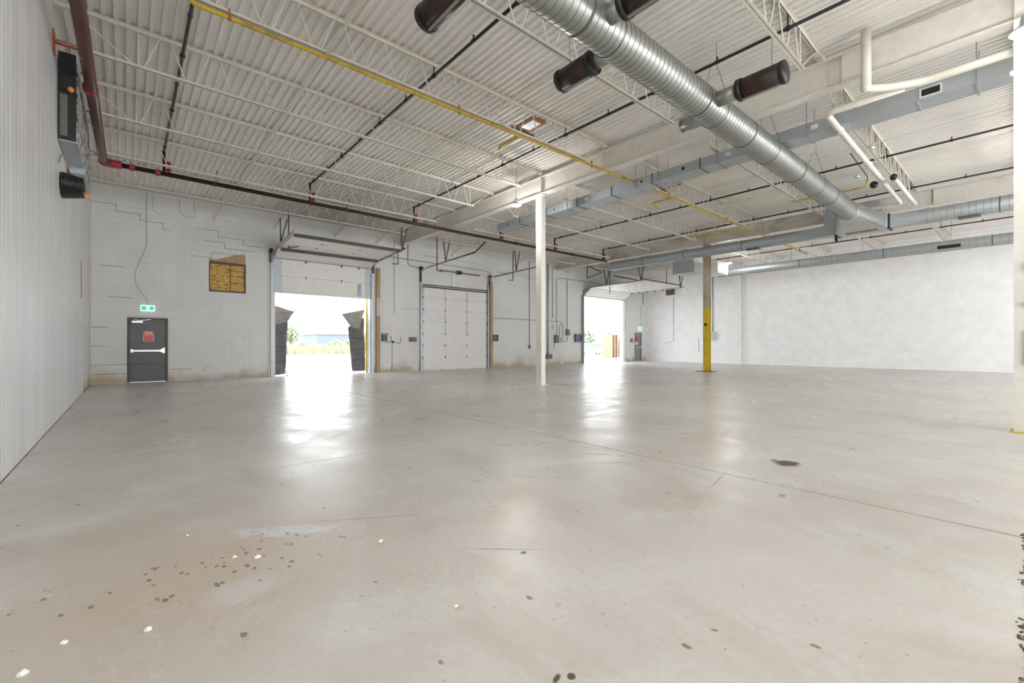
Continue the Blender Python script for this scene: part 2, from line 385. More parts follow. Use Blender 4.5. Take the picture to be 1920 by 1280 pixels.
# ================================================================= SETTING: dock wall of painted concrete blocks
OPEN = [(.01, 1.07, 0, 2.15), (2.25, 3.41, 3.20, 4.34), (4.42, 8.30, 0, 4.66), (10.92, 14.90, 0, 4.14), (23.05, 27.45, 0, 4.50), (28.87, 29.75, 0, 2.14)]
def wall_boxes(m, y0, y1, x0, x1, z1):
    cuts = sorted(set([x0, x1] + [v for o in OPEN for v in o[:2] if x0 < v < x1]))
    for a, b in zip(cuts, cuts[1:]):
        c = (a + b) / 2; z = 0
        for o in sorted([o for o in OPEN if o[0] < c < o[1]], key=lambda o: o[2]):
            if o[2] > z: m.box((a, y0, z), (b, y1, o[2]))
            z = o[3]
        m.box((a, y0, z), (b, y1, z1))
m = MB(); wall_boxes(m, YB+.006, YB+.30, XL-.3, XR+.3, ZT(YB)+.02)
wb = m.build('wall_back', M['mortar'], kind='structure', label='white painted concrete block wall with the dock doors', cat='wall')
def fits(x0, x1, z0, z1):
    """clip a block against the openings; returns the pieces left"""
    P = [(x0, x1)]
    for o in OPEN:
        if z0 + .05 < o[3] and z1 - .05 > o[2]:
            Q = []
            for a, b in P:
                if b <= o[0] or a >= o[1]: Q.append((a, b)); continue
                if a < o[0]: Q.append((a, o[0]))
                if b > o[1]: Q.append((o[1], b))
            P = Q
    return [(a, b) for a, b in P if b - a > .05]
rnd = random.Random(4); rest = MB(); nb = 0; meshes = {}
rows = int(ZT(YB) / .2) + 1
for c in range(0, 80):
    for r in range(rows):
        x0 = XL + c * .4 - (.2 if r % 2 else 0); x1 = x0 + .4; z0 = r * .2; z1 = min(z0 + .2, ZT(YB))
        if z1 - z0 < .05: continue
        x0 = max(x0, XL)
        for a, b in fits(x0, min(x1, XR), z0, z1):
            pr = rnd.uniform(-.0012, .0015)
            if nb < 300:
                k = (round(b - a, 3), round(z1 - z0, 3))
                if k not in meshes: meshes[k] = MB().box((-k[0]/2+.003, -.001, -k[1]/2+.003), (k[0]/2-.003, .12, k[1]/2-.003)).mesh('concrete_block', M['block'], (0, 0, 0))[0]
                link('concrete_block', meshes[k], ((a+b)/2, YB+pr, (z0+z1)/2), wb); nb += 1
            else: rest.box((a+.003, YB+pr, z0+.003), (b-.003, YB+.1, z1-.003))
rest.build('block_courses', M['block'], wb, kind='stuff')
# stepped cracks that open along the mortar joints
def crack(pts):
    m = MB()
    for (x0, z0), (x1, z1) in zip(pts, pts[1:]): m.box((min(x0,x1)-.006, YB-.004, min(z0,z1)-.006), (max(x0,x1)+.006, YB+.01, max(z0,z1)+.006))
    m.build('mortar_crack', M['crack'], wb)
def G(i, j): return (XL + i * .2, j * .2)
crack([G(0,29),G(3,29),G(3,28),G(6,28),G(6,27)]); crack([G(6,27),G(9,27),G(9,26)]); crack([G(9,26),G(10,26)])
crack([G(14,27),G(17,27),G(17,26),G(21,26),G(21,25),G(24,25)]); crack([G(15,25),G(18,25),G(18,24),G(23,24)]); crack([G(13,22),G(16,22),G(16,23),G(21,23)])
crack([G(0,3.0),G(9,3.0),G(9,2),G(13,2)]); crack([G(0,1.5),G(5,1.5),G(5,.6)]); crack([G(1,19),G(4,19)]); crack([G(2,14),G(5,14)]); crack([G(0,6),G(2,6)]); crack([G(0,9),G(2,9)])
crack([(11.0,5.62),(14.2,5.62)]); crack([(9.9,2.95),(10.75,2.95)]); crack([(16.0,5.2),(18.8,5.2)])

# right-hand end of the left wall is bare block, the rest is ribbed panel
wl = MB().box((XL-.30, YF-.3, 0), (XL-.015, YB+.3, ZT(8)+.03)).build('wall_left', M['mortar'], kind='structure', label='left side wall faced with white ribbed plastic panels', cat='wall')
pw = .41
pm = MB().box((-.015, -.201, 0), (-.004, .201, 6.5))
for k in (-.1, .1): pm.box((-.006, k-.097, 0), (0, k+.097, 6.5))
pme = pm.mesh('wall_panel', M['pvc'], (0, 0, 0))[0]
y = YF + .2
while y < 15.9:
    link('wall_panel', pme, (XL, y, 0), wl); y += pw
MB().box((XL-.014, y-.2, 0), (XL+.004, y-.16, 6.45)).build('end_trim', M['pvc'], wl)
m2 = MB()
for r in range(33):
    yy = y - .15 - (.2 if r % 2 else 0)
    while yy < YB:
        a = max(yy, y - .15); b = min(yy + .4, YB); 
        if b - a > .03 and r * .2 < 6.4: m2.box((XL-.02, a+.003, r*.2+.003), (XL-.006, b-.003, min(r*.2+.197, 6.45)))
        yy += .4
m2.build('end_block_courses', M['block'], wl, kind='stuff')
wr = MB().box((XR, YF-.3, 0), (XR+.3, YB+.3, 6.75)).build('wall_right', M['farwall'], kind='structure', label='smooth white end wall far across the hall', cat='wall')
MB().box((XR-.06, 11.98, 0), (XR, 12.24, 6.4)).build('trim_1', M['whitejamb'], kind='structure', label='flat beige pilaster on the white end wall', cat='trim')
MB().box((XR-.02, 12.245, .0), (XR-.001, 12.275, 6.0)).build('trim_2', M['conduit'], kind='structure', label='dark joint line left of the beige pilaster on the end wall', cat='trim')
# the wall behind the camera, its openings added and widened for fill daylight
m = MB(); xs2 = [XL-.3, 1.5, 8.0, 10.5, 17.5, 19.0, 29.0, XR+.3]
for i in range(7):
    m.box((xs2[i], YF-.3, 0 if i % 2 == 0 else 4.8), (xs2[i+1], YF, 6.85))
m.build('wall_front', M['farwall'], kind='structure', label='white wall behind the camera with openings added for fill daylight', cat='wall')

# ================================================================= SETTING: roof deck
rf = MB(); 
n0 = [(XL-.3, YF-.3), (XR+.3, YF-.3), (XR+.3, YB+.3), (XL-.3, YB+.3)]
def rz(y): return ZT(y) + .085
v = [(x, yy, rz(yy)) for x, yy in n0] + [(x, yy, rz(yy) + .2) for x, yy in n0]
rf.v = v; rf.f = [(3,2,1,0),(4,5,6,7),(0,1,5,4),(1,2,6,5),(2,3,7,6),(3,0,4,7)]
cl = rf.build('ceiling', M['deck'], kind='structure', label='white painted ribbed steel roof deck', cat='ceiling')
SL = 7.29
dm = MB(); p = .1524
for k in range(6):
    x = -3 * p + k * p
    pts = [(x, .0), (x+.055, .0), (x+.064, .038), (x+p-.009, .038), (x+p, .0)]
    for (xa, za), (xb, zb) in zip(pts, pts[1:]):
        dm.quad((xa, 0, za), (xa, SL, za - .0105*SL), (xb, SL, zb - .0105*SL), (xb, 0, zb))
dme = dm.mesh('deck_sheet', M['deck'], (0, 0, 0))[0]
y = YF - .1; rows_y = []
while y < YB + .2: rows_y.append(y); y += SL
for y in rows_y:
    x = XL + .4
    while x < XR + .5:
        link('deck_sheet', dme, (x, y, ZT(y) + .032 + rnd.uniform(0, .003)), cl); x += 6 * p

# ================================================================= roof joists
def joist_proto(L, start):
    t = thing('roof_joist', (0, 0, 0), 'x', 'joist')
    m = MB()
    for s in (-1, 1):
        m.box((0, s*.012, .022), (L, s*.055, .030)); m.box((0, s*.012, -.028), (L, s*.020, .030))
    m.build('top_chord', M['white_steel'], t)
    a = 1.0; n = round((L - 2) / .72); pp = (L - 2) / n; zb = -.60
    m = MB()
    for s in (-1, 1):
        m.box((start, s*.010, zb-.030), (L-a+.15, s*.045, zb-.023)); m.box((start, s*.010, zb-.030), (L-a+.15, s*.017, zb+.018))
    m.build('bottom_chord', M['white_steel'], t)
    down = MB().tube([(0, 0, 0), (pp/2-.14, 0, -.60)], .012, 6).mesh('web_rod', M['white_steel'], (0, 0, 0))[0]
    upm = MB().tube([(0, 0, -.60), (pp/2-.14, 0, 0)], .012, 6).mesh('web_rod', M['white_steel'], (0, 0, 0))[0]
    for k in range(n):
        b = a + k * pp
        link('web_rod', upm, (b+.07, 0, 0), t); link('web_rod', down, (b + pp/2 + .07, 0, 0), t)
    MB().tube([(a, 0, -.6), (a, 0, 0)], .012, 6).build('web_rod', M['white_steel'], t)
    MB().tube([(L-a, 0, -.6), (L-a, 0, 0)], .012, 6).build('web_rod', M['white_steel'], t)
    MB().tube([(.12, 0, 0), (a-.06, 0, -.6)], .012, 5).build('web_rod', M['white_steel'], t)
    MB().tube([(L-.12, 0, 0), (L-a+.06, 0, -.6)], .012, 5).build('web_rod', M['white_steel'], t)
    for x in (.06, L-.06): MB().box((x-.07, -.05, -.065), (x+.07, .05, -.02)).build('bearing_seat', M['white_steel'], t)
    kids(t); return t
BAYS = [(XL+.02, 9.74, 'left bay'), (9.80, 20.37, 'middle bay'), (20.43, XR-.02, 'far right bay')]
JY = [17.12, 14.71, 12.30, 9.87, 7.45, 5.02, 2.58, .15, -2.28]
ORD = ['nearest the dock wall', 'second from the dock wall', 'third from the dock wall', 'fourth from the dock wall', 'fifth from the dock wall', 'sixth from the dock wall', 'seventh from the dock wall', 'eighth from the dock wall', 'ninth from the dock wall']
for (x0, x1, nm) in BAYS:
    pr = joist_proto(x1 - x0, .03 if x0 < 0 else .85); first = True
    for yj, od in zip(JY, ORD):
        o = pr if first else dup(pr, (0, 0, 0))
        first = False
        o.location = (x0, yj, ZT(yj)); WL[o] = Vector(o.location)
        tag(o, f'cream open-web steel roof joist of the {nm}, {od}', 'joist', 'open-web joists under the roof deck')
# ledger angle along the dock wall
MB().box((XL, YB-.07, ZT(YB)-.05), (XR, YB-.0, ZT(YB)-.042)).box((XL, YB-.07, ZT(YB)-.05), (XR, YB-.062, ZT(YB)+.02)).build('trim_3', M['white_steel'], kind='structure', label='cream steel ledger angle along the top of the dock wall', cat='trim')
MB().box((XR-.05, -9, 5.83), (XR, 13.8, 5.88)).build('trim_4', M['wood'], kind='structure', label='thin rusty ledge line high on the white end wall', cat='trim')

# bridging angles running across the joists
def bridging(x, zoff, label, y0=YF, y1=YB):
    MB().bar((x, y0, ZT(y0)+zoff), (x, y1, ZT(y1)+zoff), .035, .012).build('bridging_angle', M['white_steel'], label=label, cat='bracing', group='bridging angles across the joists')
for x, b in ((2.45, 'left bay, left run'), (6.05, 'left bay, right run'), (13.4, 'middle bay, left run'), (16.9, 'middle bay, right run'), (24.0, 'far right bay, left run'), (27.4, 'far right bay, right run')):
    bridging(x, -.64, f'thin bracing angle under the joists of the {b}', -3.0, 17.2)
    bridging(x + .3, -.045, f'thin bracing angle below the roof deck of the {b}', -3.0, 19.3)
# knee braces from the joists down to the wall
for i, (x, dz, lab) in enumerate(((2.4, 5.80, 'above the boarded-up window'), (4.4, 5.85, 'left of the half-open dock door'), (6.7, 5.85, 'above the raised door'), (8.6, 5.85, 'beside the girder end'), (12.6, 5.8, 'above the closed dock door'), (16.9, 5.8, 'right of the closed dock door'))):
    t = thing('knee_brace', (x, YB-.02, dz), f'slanting cream steel brace from wall to roof {lab}', 'brace', 'slanting braces between dock wall and joists')
    MB().bar((x, YB-.03, dz), (x + .25, YB-1.2, ZT(18.2)-.06), .05, .03).build('brace_angle', M['white_steel'], t)
    MB().box((x-.06, YB-.012, dz-.10), (x+.06, YB, dz+.08)).build('wall_plate', M['white_steel'], t)

# ================================================================= girders and columns
def girder(x, y0, y1, zb, zt, m_, label, fl_=.11):
    t = thing('roof_girder', (x, (y0+y1)/2, zb), label, 'girder', 'girders carrying the joists')
    MB().box((x-.008, y0, zb+.02), (x+.008, y1, zt-.02)).build('web_plate', m_, t)
    MB().box((x-fl_, y0, zb), (x+fl_, y1, zb+.022)).build('bottom_flange', M['girder'], t)
    MB().box((x-fl_, y0, zt-.022), (x+fl_, y1, zt)).build('top_flange', m_, t)
    return t
g1 = girder(9.77, YF, YB, 5.90, 6.44, M['girder'], 'deep off-white steel girder over the near columns')
for y in (9.87, 7.6, 2.2, .15): MB().box((9.67, y-.006, 5.92), (9.87, y+.006, 6.42)).build('stiffener', M['girder'], g1)
for y in (7.75, 2.3): MB().box((9.745, y-.12, 5.98), (9.795, y+.12, 6.36)).build('splice_plate', M['girder'], g1)
g2 = girder(20.4, YF, YB, 5.90, 6.44, M['rust_girder'], 'rust-streaked brown steel girder beyond the rectangular duct')
for y in (9.87, 7.3, 2.1): MB().box((20.3, y-.006, 5.92), (20.5, y+.006, 6.42)).build('stiffener', M['rust_girder'], g2)

t = thing('steel_column', (9.81, 10.0, 0), 'slender cream square column standing mid-floor under the white girder', 'column')
MB().box((9.72, 9.89, .012), (9.90, 10.13, 5.90)).build('shaft', M['col'], t)
MB().box((9.66, 9.84, 0), (9.96, 10.18, .012)).build('base_plate', M['col'], t)
MB().box((9.66, 9.80, 5.86), (9.98, 10.22, 5.90)).build('cap_plate', M['col'], t)
MB().box((9.700, 9.96, 1.10), (9.72, 10.02, 1.32)).build('switch_plate', M['whitejamb'], t)
t = thing('steel_column', (20.4, 9.8, 0), 'beige H-shaped column with yellow painted foot, far across the floor', 'column')
def hsec(m, z0, z1):
    m.box((20.28, 9.68, z0), (20.30, 9.94, z1)); m.box((20.50, 9.68, z0), (20.52, 9.94, z1)); m.box((20.30, 9.80, z0), (20.50, 9.815, z1)); return m
M['beigecol'] = worn('grey_beige_column_paint', (.50, .47, .40), (.36, .25, .12), .9, .7, .5, thr=(.40, .62))
hsec(MB(), .015, 2.92).build('yellow_shaft', M['yellow'], t, label='yellow painted lower shaft')
hsec(MB(), 2.92, 5.90).build('upper_shaft', M['beigecol'], t)
MB().box((20.12, 9.42, 0), (20.62, 10.25, .02)).build('base_plate', M['dkangle'], t)
MB().tube([(20.275, 9.81, 2.18), (20.25, 9.81, 2.18)], .07, 12).build('target_disc', M['dkangle'], t)
t = thing('steel_column', (9.77, .0, 0), 'wide cream column cut by the right edge of the photo', 'column')
MB().box((9.62, -.16, .012), (9.92, .16, 5.90)).build('shaft', M['col'], t)
MB().box((9.55, -.20, 0), (9.98, .19, .012)).build('base_plate', M['yellow'], t)
MB().box((9.585, -.02, 2.30), (9.62, .06, 2.42)).build('switch_box', M['box_grey'], t)
MB().box((9.585, -.02, 1.78), (9.62, .06, 1.86)).build('switch_box', M['box_grey'], t)
MB().box((9.59, .0, .95), (9.62, .06, 1.45)).build('conduit_stub', M['conduit_w'], t)
MB().tube([(9.60, .175, 5.10), (9.60, .18, 5.16)], .02, 8).build('sensor', M['whitejamb'], t)

# ================================================================= lamps
def lamp(x, y, z, label, e=1.0):
    t = thing('high_bay_lamp', (x, y, z), label, 'lamp', 'hanging high-bay lamps')
    MB().tube([(x, y, ZT(y)+.03), (x, y, z+.20)], .006, 6).build('hanging_cord', M['dkpipe'], t)
    MB().tube([(x, y, z+.05), (x, y, z+.20)], [.07, .05], 14).build('driver_housing', M['alu'], t, True)
    MB().tube([(x, y, z-.005), (x, y, z+.055)], [.17, .10], 24).build('reflector', M['alu'], t, True)
    MB().tube([(x, y, z-.03), (x, y, z-.006)], [.12, .155], 24).build('lens', M['lens'], t, True)
    L = bpy.data.lights.new('lamp_light', 'POINT'); L.energy = LAMP_W * e; L.shadow_soft_size = .16; L.color = (1, .975, .93)
    o = bpy.data.objects.new('lamp_light', L); COL.objects.link(o); o.location = (0, 0, -.22); o.parent = t
lamp(9.15, 10.42, 5.58, 'glowing round high-bay lamp hanging left of the cream column')
lamp(24.3, 10.5, 5.60, 'glowing round high-bay lamp far off beside the yellow-footed column')
lamp(8.75, .035, 5.28, 'bright lamp cut by the top right edge of the photo', .5)
lamp(1.6, -4.2, 5.55, 'unseen fill lamp added behind the camera, left'); lamp(9.0, -6.2, 5.55, 'unseen fill lamp added behind the camera, middle')  # this and the following lamps are unseen, added as fill light
lamp(17.5, -4.0, 5.55, 'added fill lamp out of frame, right'); lamp(25.0, -4.0, 5.55, 'added fill lamp out of frame, far right')
lamp(16.6, -.9, 5.55, 'added fill lamp hidden behind the near right column')
lamp(.6, .4, 5.55, 'added fill lamp overhead of the camera, above the frame')

# ================================================================= sprinkler system
t = thing('sprinkler_riser', (-.5, 10, 5.8), 'thick maroon pipe under the roof along the left wall', 'pipe')
MB().tube(fillet([(-.56, 1.0, 5.80), (-.44, 14.9, 5.78), (-.30, 15.03, 5.78)], .12), .085, 16).build('pipe', M['riser'], t, True)
for y in (10.9, 7.4): MB().tube([(-.515+.006*(y-7), y-.05, 5.795), (-.515+.006*(y-7), y+.05, 5.795)], .108, 14).build('coupling', M['redfit'], t)
for y in (9.7, 12.6): MB().tube([(-.51+.006*(y-7), y-.01, 5.795), (-.51+.006*(y-7), y+.01, 5.795)], .09, 14).build('strap', M['alu'], t)
t = thing('sprinkler_main', (9.8, 15.05, 5.8), 'dark brown sprinkler main crossing below the joists by the dock wall', 'pipe')
MB().tube([(-.36, 15.03, 5.79), (19.8, 15.10, 5.79)], .062, 12).build('pipe', M['mainpipe'], t, True)
MB().tube(fillet([(-.44, 14.84, 5.78), (-.44, 15.03, 5.78), (-.10, 15.03, 5.79)], .14), .10, 14).build('elbow', M['redfit'], t, True)
for x in (.10, .62): MB().tube([(x-.05, 15.04, 5.79), (x+.05, 15.04, 5.79)], .085, 12).build('coupling', M['redfit'], t)
for x in (1.9, 5.6, 9.0, 13.2, 17.0):
    MB().tube([(x, 15.05, 5.85), (x, 14.75, 6.1)], .008, 5).tube([(x-.012, 15.05, 5.79), (x+.012, 15.05, 5.79)], .078, 12).build('pipe_hanger', M['dkangle'], t)
BRX = [(.75, 'first from the left wall'), (4.45, 'second from the left wall'), (8.15, 'third from the left wall'), (12.35, 'behind the rectangular duct'), (15.75, 'middle bay, right half'), (19.52, 'beside the brown girder'), (27.0, 'above the farthest round duct')]
for x, lab in BRX:
    far = x > 25; dy = 16.2 if not far else 13.4; t = thing('sprinkler_branch', (x, 8, 6.39), f'thin black sprinkler pipe below the roof deck, {lab}', 'pipe', 'black sprinkler branch pipes')
    MB().tube([(x, -3.5, 6.40), (x, 15.1, 6.39)], .028, 8).build('pipe', M['dkpipe'], t, True)
    if not far:
        MB().tube([(x, 15.1, 6.42), (x, 15.1, 5.83)], .034, 8).build('drop_pipe', M['mainpipe'], t, True)
        for z, dx in ((6.10, .10), (5.92, .10)):
            MB().ball((x+dx, 15.08, z), .055, 8, 5).tube([(x, 15.1, z), (x+dx, 15.08, z)], .03, 6).build('red_valve', M['redfit'], t)
        MB().ball((x, 15.1, 6.40), .045, 8, 5).build('elbow', M['dkpipe'], t)
    for yj in JY:
        if yj < -1 or yj > 15: continue
        MB().tube([(x, yj-.035, 6.395), (x, yj+.035, 6.395)], .042, 8).tube([(x, yj, 6.43), (x, yj, ZT(yj)+.02)], .012, 5).build('hanger', M['dkpipe'], t)
    for k in range(6):
        yy = 1.3 + k * 2.43
        MB().tube([(x, yy, 6.425), (x, yy, 6.48)], .012, 6).tube([(x, yy, 6.48), (x, yy, 6.487)], .022, 8).tube([(x, yy-.03, 6.40), (x, yy+.03, 6.40)], .036, 8).build('sprinkler_head', M['dkpipe'], t)

# ================================================================= gas pipe
t = thing('gas_pipe', (12, 7.42, 5.87), 'long yellow gas pipe hung beneath the fifth joist line', 'pipe')
MB().tube(fillet([(.62, 7.40, 6.55), (.62, 7.40, 5.87), (14, 7.36, 5.87), (26.3, 7.44, 5.87)], .12), .032, 10).build('pipe', M['gas'], t, True)
for x in (1.1, 5.0, 9.1, 12.9, 17, 21, 25): 
    MB().box((x-.012, 7.39, 5.86), (x+.012, 7.42, 6.0)).tube([(x-.02, 7.40, 5.87), (x+.02, 7.40, 5.87)], .042, 8).build('hanger', M['rust'], t)
for x in (6.58, 12.99): 
    MB().tube(fillet([(x, 7.40, 5.87), (x, 8.06, 5.87), (x+(.0 if x < 8 else .5), 8.10, 5.80)], .05), .028, 8).build('branch_stub', M['gas'], t, True)
    MB().tube([(x-.07, 7.39, 5.87), (x+.07, 7.39, 5.87)], .043, 8).build('tee', M['gas'], t)
MB().tube(fillet([(18.9, 7.40, 5.87), (18.8, 9.5, 5.87), (18.8, 9.55, 6.1)], .05), .028, 8).build('branch_stub', M['gas'], t, True)
MB().tube([(18.84, 8.5, 5.87), (17.0, 8.0, 5.95)], .022, 8).build('branch_stub', M['gas'], t, True)
t = thing('gas_branch', (16.6, 4, 6.0), 'short yellow gas pipe behind the big round duct', 'pipe')
MB().tube(fillet([(16.75, 5.2, 6.0), (16.85, 3.25, 6.0), (16.85, 3.2, 6.22)], .06), .022, 8).build('pipe', M['gas'], t, True)
MB().tube(fillet([(16.85, 3.2, 6.22), (16.85, 3.2, 6.3), (14.9, 3.2, 6.45)], .06), .012, 6).build('supply_conduit', M['dkpipe'], t, True)

# ================================================================= big round duct with side taps
def spiral(name, mt, parent, axis, a0, a1, c, r, pitch, n=32, smooth=True):
    P = (lambda t: (t, c[0], c[1])) if axis == 'x' else (lambda t: (c[0], t, c[1]))
    o = MB().tube([P(a0), P(a1)], r, n, False).build(name, mt, parent, smooth)
    e = MB(); a = a0 + pitch       # the folded lock seams stand proud as thin rings, too many to pick apart
    while a < a1 - .03:
        k = len(e.v)
        for t, q in ((a-.004, r-.002), (a-.003, r+.004), (a+.003, r+.004), (a+.004, r-.002)):
            for i in range(n):
                g_ = 2*math.pi*i/n; u, w_ = q*math.cos(g_), q*math.sin(g_)
                e.v.append((t, c[0]+u, c[1]+w_) if axis == 'x' else (c[0]+u, t, c[1]+w_))
        for j in range(3):
            for i in range(n):
                h = (i+1) % n; e.f.append((k+j*n+i, k+j*n+h, k+(j+1)*n+h, k+(j+1)*n+i))
        a += pitch
    e.build('lock_seams', M['lockseam'], o, False, kind='stuff')
    return o
DY, DZ, DR = 3.70, 5.41, .262
t = thing('round_duct', (9.5, DY, DZ), 'large silver spiral duct crossing diagonally overhead', 'duct')
xx = [.9, 4.30, 7.35, 9.2, 12.1, 14.8, 17.0]
for a, b in zip(xx, xx[1:]):
    spiral('duct_section', M['galv'], t, 'x', a+.01, b-.01, (DY, DZ), DR, .105, 40)
    MB().tube([(b-.02, DY, DZ), (b+.02, DY, DZ)], DR+.006, 40).build('joint_band', M['seam'] if b < 17 else M['galv'], t, True)
def wires(x, dy=.6):
    m = MB().tube([(x, DY-DR-.01, DZ+.05), (x, DY-.05, 6.25), (x, DY+.05, 6.25), (x, DY+DR+.01, DZ+.05)], .004, 4)
    m.tube([(x, DY-.05, 6.25), (x, DY-.05, 6.62)], .004, 4); k = []
    for i in range(17):
        a = math.pi * i / 16; k.append((x, DY + (DR+.008)*math.cos(a), DZ - (DR+.008)*math.sin(a)))
    m.tube(k, .004, 4); m.build('hanging_wire', M['dkpipe'], t)
for x in (4.93, 7.95, 10.4, 13.6): wires(x)
def tap(x, y0, y1, y2, lab, r=.125, rs=.163):
    """silver collar y0..y1 and dark silencer y1..y2 (y2 None: no silencer)"""
    s = 1 if y1 > y0 else -1
    c = MB().tube([(x, DY + s*.20, DZ), (x, y1, DZ)], r, 28).build('side_tap', M['galv'], t, True)
    m = MB(); yy = DY + s * .25
    m.prism([(x-.2, DZ-.16), (x+.2, DZ-.16), (x+.2, DZ+.16), (x-.2, DZ+.16)], 'y', DY+s*.235, DY+s*.243); 
    if y2 is None:
        MB().tube([(x, y1-.01, DZ), (x, y1+.01, DZ)], r+.006, 28).build('end_rim', M['galv'], c, True); return
    q = thing('duct_silencer', (x, (y1+y2)/2, DZ), lab, 'silencer', 'dark cylindrical silencers on the round duct')
    MB().tube([(x, y1, DZ), (x, y2, DZ)], rs, 32).build('casing', M['silencer'], q, True)
    MB().tube([(x, y1-.012*s, DZ), (x, y1+.06*s, DZ)], rs+.012, 32).build('end_ring', M['black'], q, True)
    MB().tube([(x, y2-.05*s, DZ), (x, y2+.01*s, DZ)], rs+.008, 32).build('end_ring', M['black'], q, True)
    MB().box((x-.02, min(y1, y2)+.08, DZ-rs-.018), (x+.02, max(y1, y2)-.06, DZ-rs+.005)).build('bottom_seam', M['galv'], q)
    MB().tube([(x, (y1+y2)/2+.15*s, DZ+rs), (x, (y1+y2)/2+.15*s, 6.6)], .004, 4).build('hanging_wire', M['dkpipe'], q)
tap(5.21, DY, 4.20, 4.85, 'dark brown cylindrical silencer on the left side of the big duct')
tap(2.90, DY, 4.20, 5.04, 'dark silencer cut by the top edge, left of the big duct')
tap(4.62, DY, 3.26, 2.65, 'dark silencer cut by the top edge, right of the big duct')
tap(7.60, DY, 3.12, 2.44, 'dark brown cylindrical silencer on the right side of the big duct')
tap(8.02, DY, 4.33, None, '')

# plenum where the ducts meet, and the cross ducts
XC, ZC, RC = 19.9, 5.47, .222
t = thing('cross_duct', (XC, 10, ZC), 'silver spiral duct running from the junction towards the dock wall', 'duct')
yy = [6.05, 8.0, 10.6, 12.8, 14.75]
for a, b in zip(yy, yy[1:]): spiral('duct_section', M['galv2'], t, 'y', a+.008, b-.008, (XC, ZC), RC, .16, 32)
for b in yy[1:-1]: MB().tube([(XC, b-.015, ZC), (XC, b+.015, ZC)], RC+.005, 32).build('joint_band', M['seam'], t, True)
MB().box((XC-.14, 7.35, ZC-RC-.02), (XC+.10, 7.85, ZC-RC+.02)).build('slot_register', M['seam'], t)
def loft(m, ra, rb):
    n = len(m.v); k = len(ra); m.v += ra + rb
    for i in range(k): m.f.append((n+i, n+(i+1) % k, n+k+(i+1) % k, n+k+i))
def sq2round(y0, y1, hw, hh, r, xc=XC, zc=ZC):
    A = []; B = []
    for i in range(32):
        a = 2*math.pi*i/32; c_, s_ = math.cos(a), math.sin(a); q = 1/max(abs(c_), abs(s_))
        A.append((xc + c_*q*hw, y0, zc + s_*q*hh)); B.append((xc + c_*r, y1, zc + s_*r))
    m = MB(); loft(m, A, B); return m
sq2round(5.05, 6.06, .24, .20, RC).build('transition_piece', M['galv2'], t)
MB().box((XC-.24, 4.66, ZC-.20), (XC+.24, 5.06, ZC+.20)).build('rectangular_piece', M['galv2'], t)
t = thing('cross_duct', (XC, 0, ZC), 'silver spiral duct running from the junction to the right edge', 'duct')
yy = [2.35, .6, -1.2, -3.2]
for a, b in zip(yy, yy[1:]): spiral('duct_section', M['galv2'], t, 'y', b+.008, a-.008, (XC, ZC), RC+.02, .16, 32)
for b in yy[1:-1]: MB().tube([(XC, b-.015, ZC), (XC, b+.015, ZC)], RC+.026, 32).build('joint_band', M['seam'], t, True)
sq2round(3.15, 2.34, .24, .22, RC+.02).build('transition_piece', M['galv2'], t)
MB().box((XC-.14, 1.0, ZC-RC-.04), (XC+.10, 1.5, ZC-RC)).build('slot_register', M['seam'], t)
t = thing('duct_plenum', (19.5, 3.9, 5.45), 'folded silver sheet junction box where the three ducts meet', 'duct')
A = []; B = []
for i in range(32):
    a = 2*math.pi*i/32; c_, s_ = math.cos(a), math.sin(a); q = 1/max(abs(c_), abs(s_))
    A.append((17.0, DY + c_*DR, DZ + s_*DR)); B.append((19.35, 3.9 + c_*q*.72, ZC + s_*q*.23))
m = MB(); loft(m, A, B); m.build('square_to_round', M['galv'], t)
MB().box((19.35, 3.18, ZC-.23), (20.25, 4.62, ZC+.23)).build('box', M['galv2'], t)
MB().box((19.55, 3.45, ZC-.245), (19.80, 4.35, ZC-.228)).build('bottom_register', M['brownlouvre'], t)
for y in (4.64, 3.16): MB().box((XC-.28, y-.035, ZC-.26), (XC+.28, y+.035, ZC+.24)).build('flexible_collar', M['black'], t)
MB().box((XC-.30, 4.60, ZC-.42), (XC-.25, 4.68, ZC-.20)).ball((XC-.27, 4.62, ZC-.42), .05, 8, 5).build('damper_handle', M['black'], t)
t = thing('roof_unit_drop', (20.8, 4.2, 6.1), 'grey sheet-metal duct box dropping from the roof behind the junction', 'duct')
MB().box((19.95, 3.45, 5.72), (20.25, 5.10, 6.30)).build('box', M['galv2'], t)
MB().box((20.0, 3.44, 5.98), (20.26, 5.11, 5.995)).build('seam', M['seam'], t)
# far duct
XD, ZD, RD = 26.4, 5.47, .205
t = thing('far_duct', (XD, 5, ZD), 'farthest silver round duct, running in front of the white end wall', 'duct')
yy = [-3.2, 1.0, 4.4, 7.8, 11.4]
for a, b in zip(yy, yy[1:]): spiral('duct_section', M['galv2'], t, 'y', a+.008, b-.008, (XD, ZD), RD, .22, 28)
for b in yy[1:-1]: MB().tube([(XD, b-.015, ZD), (XD, b+.015, ZD)], RD+.005, 28).build('joint_band', M['seam'], t, True)
MB().tube(fillet([(XD, 11.35, ZD), (XD, 11.95, ZD), (24.4, 11.95, ZD)], .4, 8), RD, 28).build('elbow', M['galv2'], t, True)
MB().box((XD-.22, 1.9, ZD-.16), (XD-.19, 2.6, ZD-.02)).build('side_register', M['black'], t)
for y in (8.2, 5.2, 2.2, -.6): MB().tube([(XD, y, ZD+.2), (XD, y, 6.55)], .006, 5).build('hanging_rod', M['dkangle'], t)

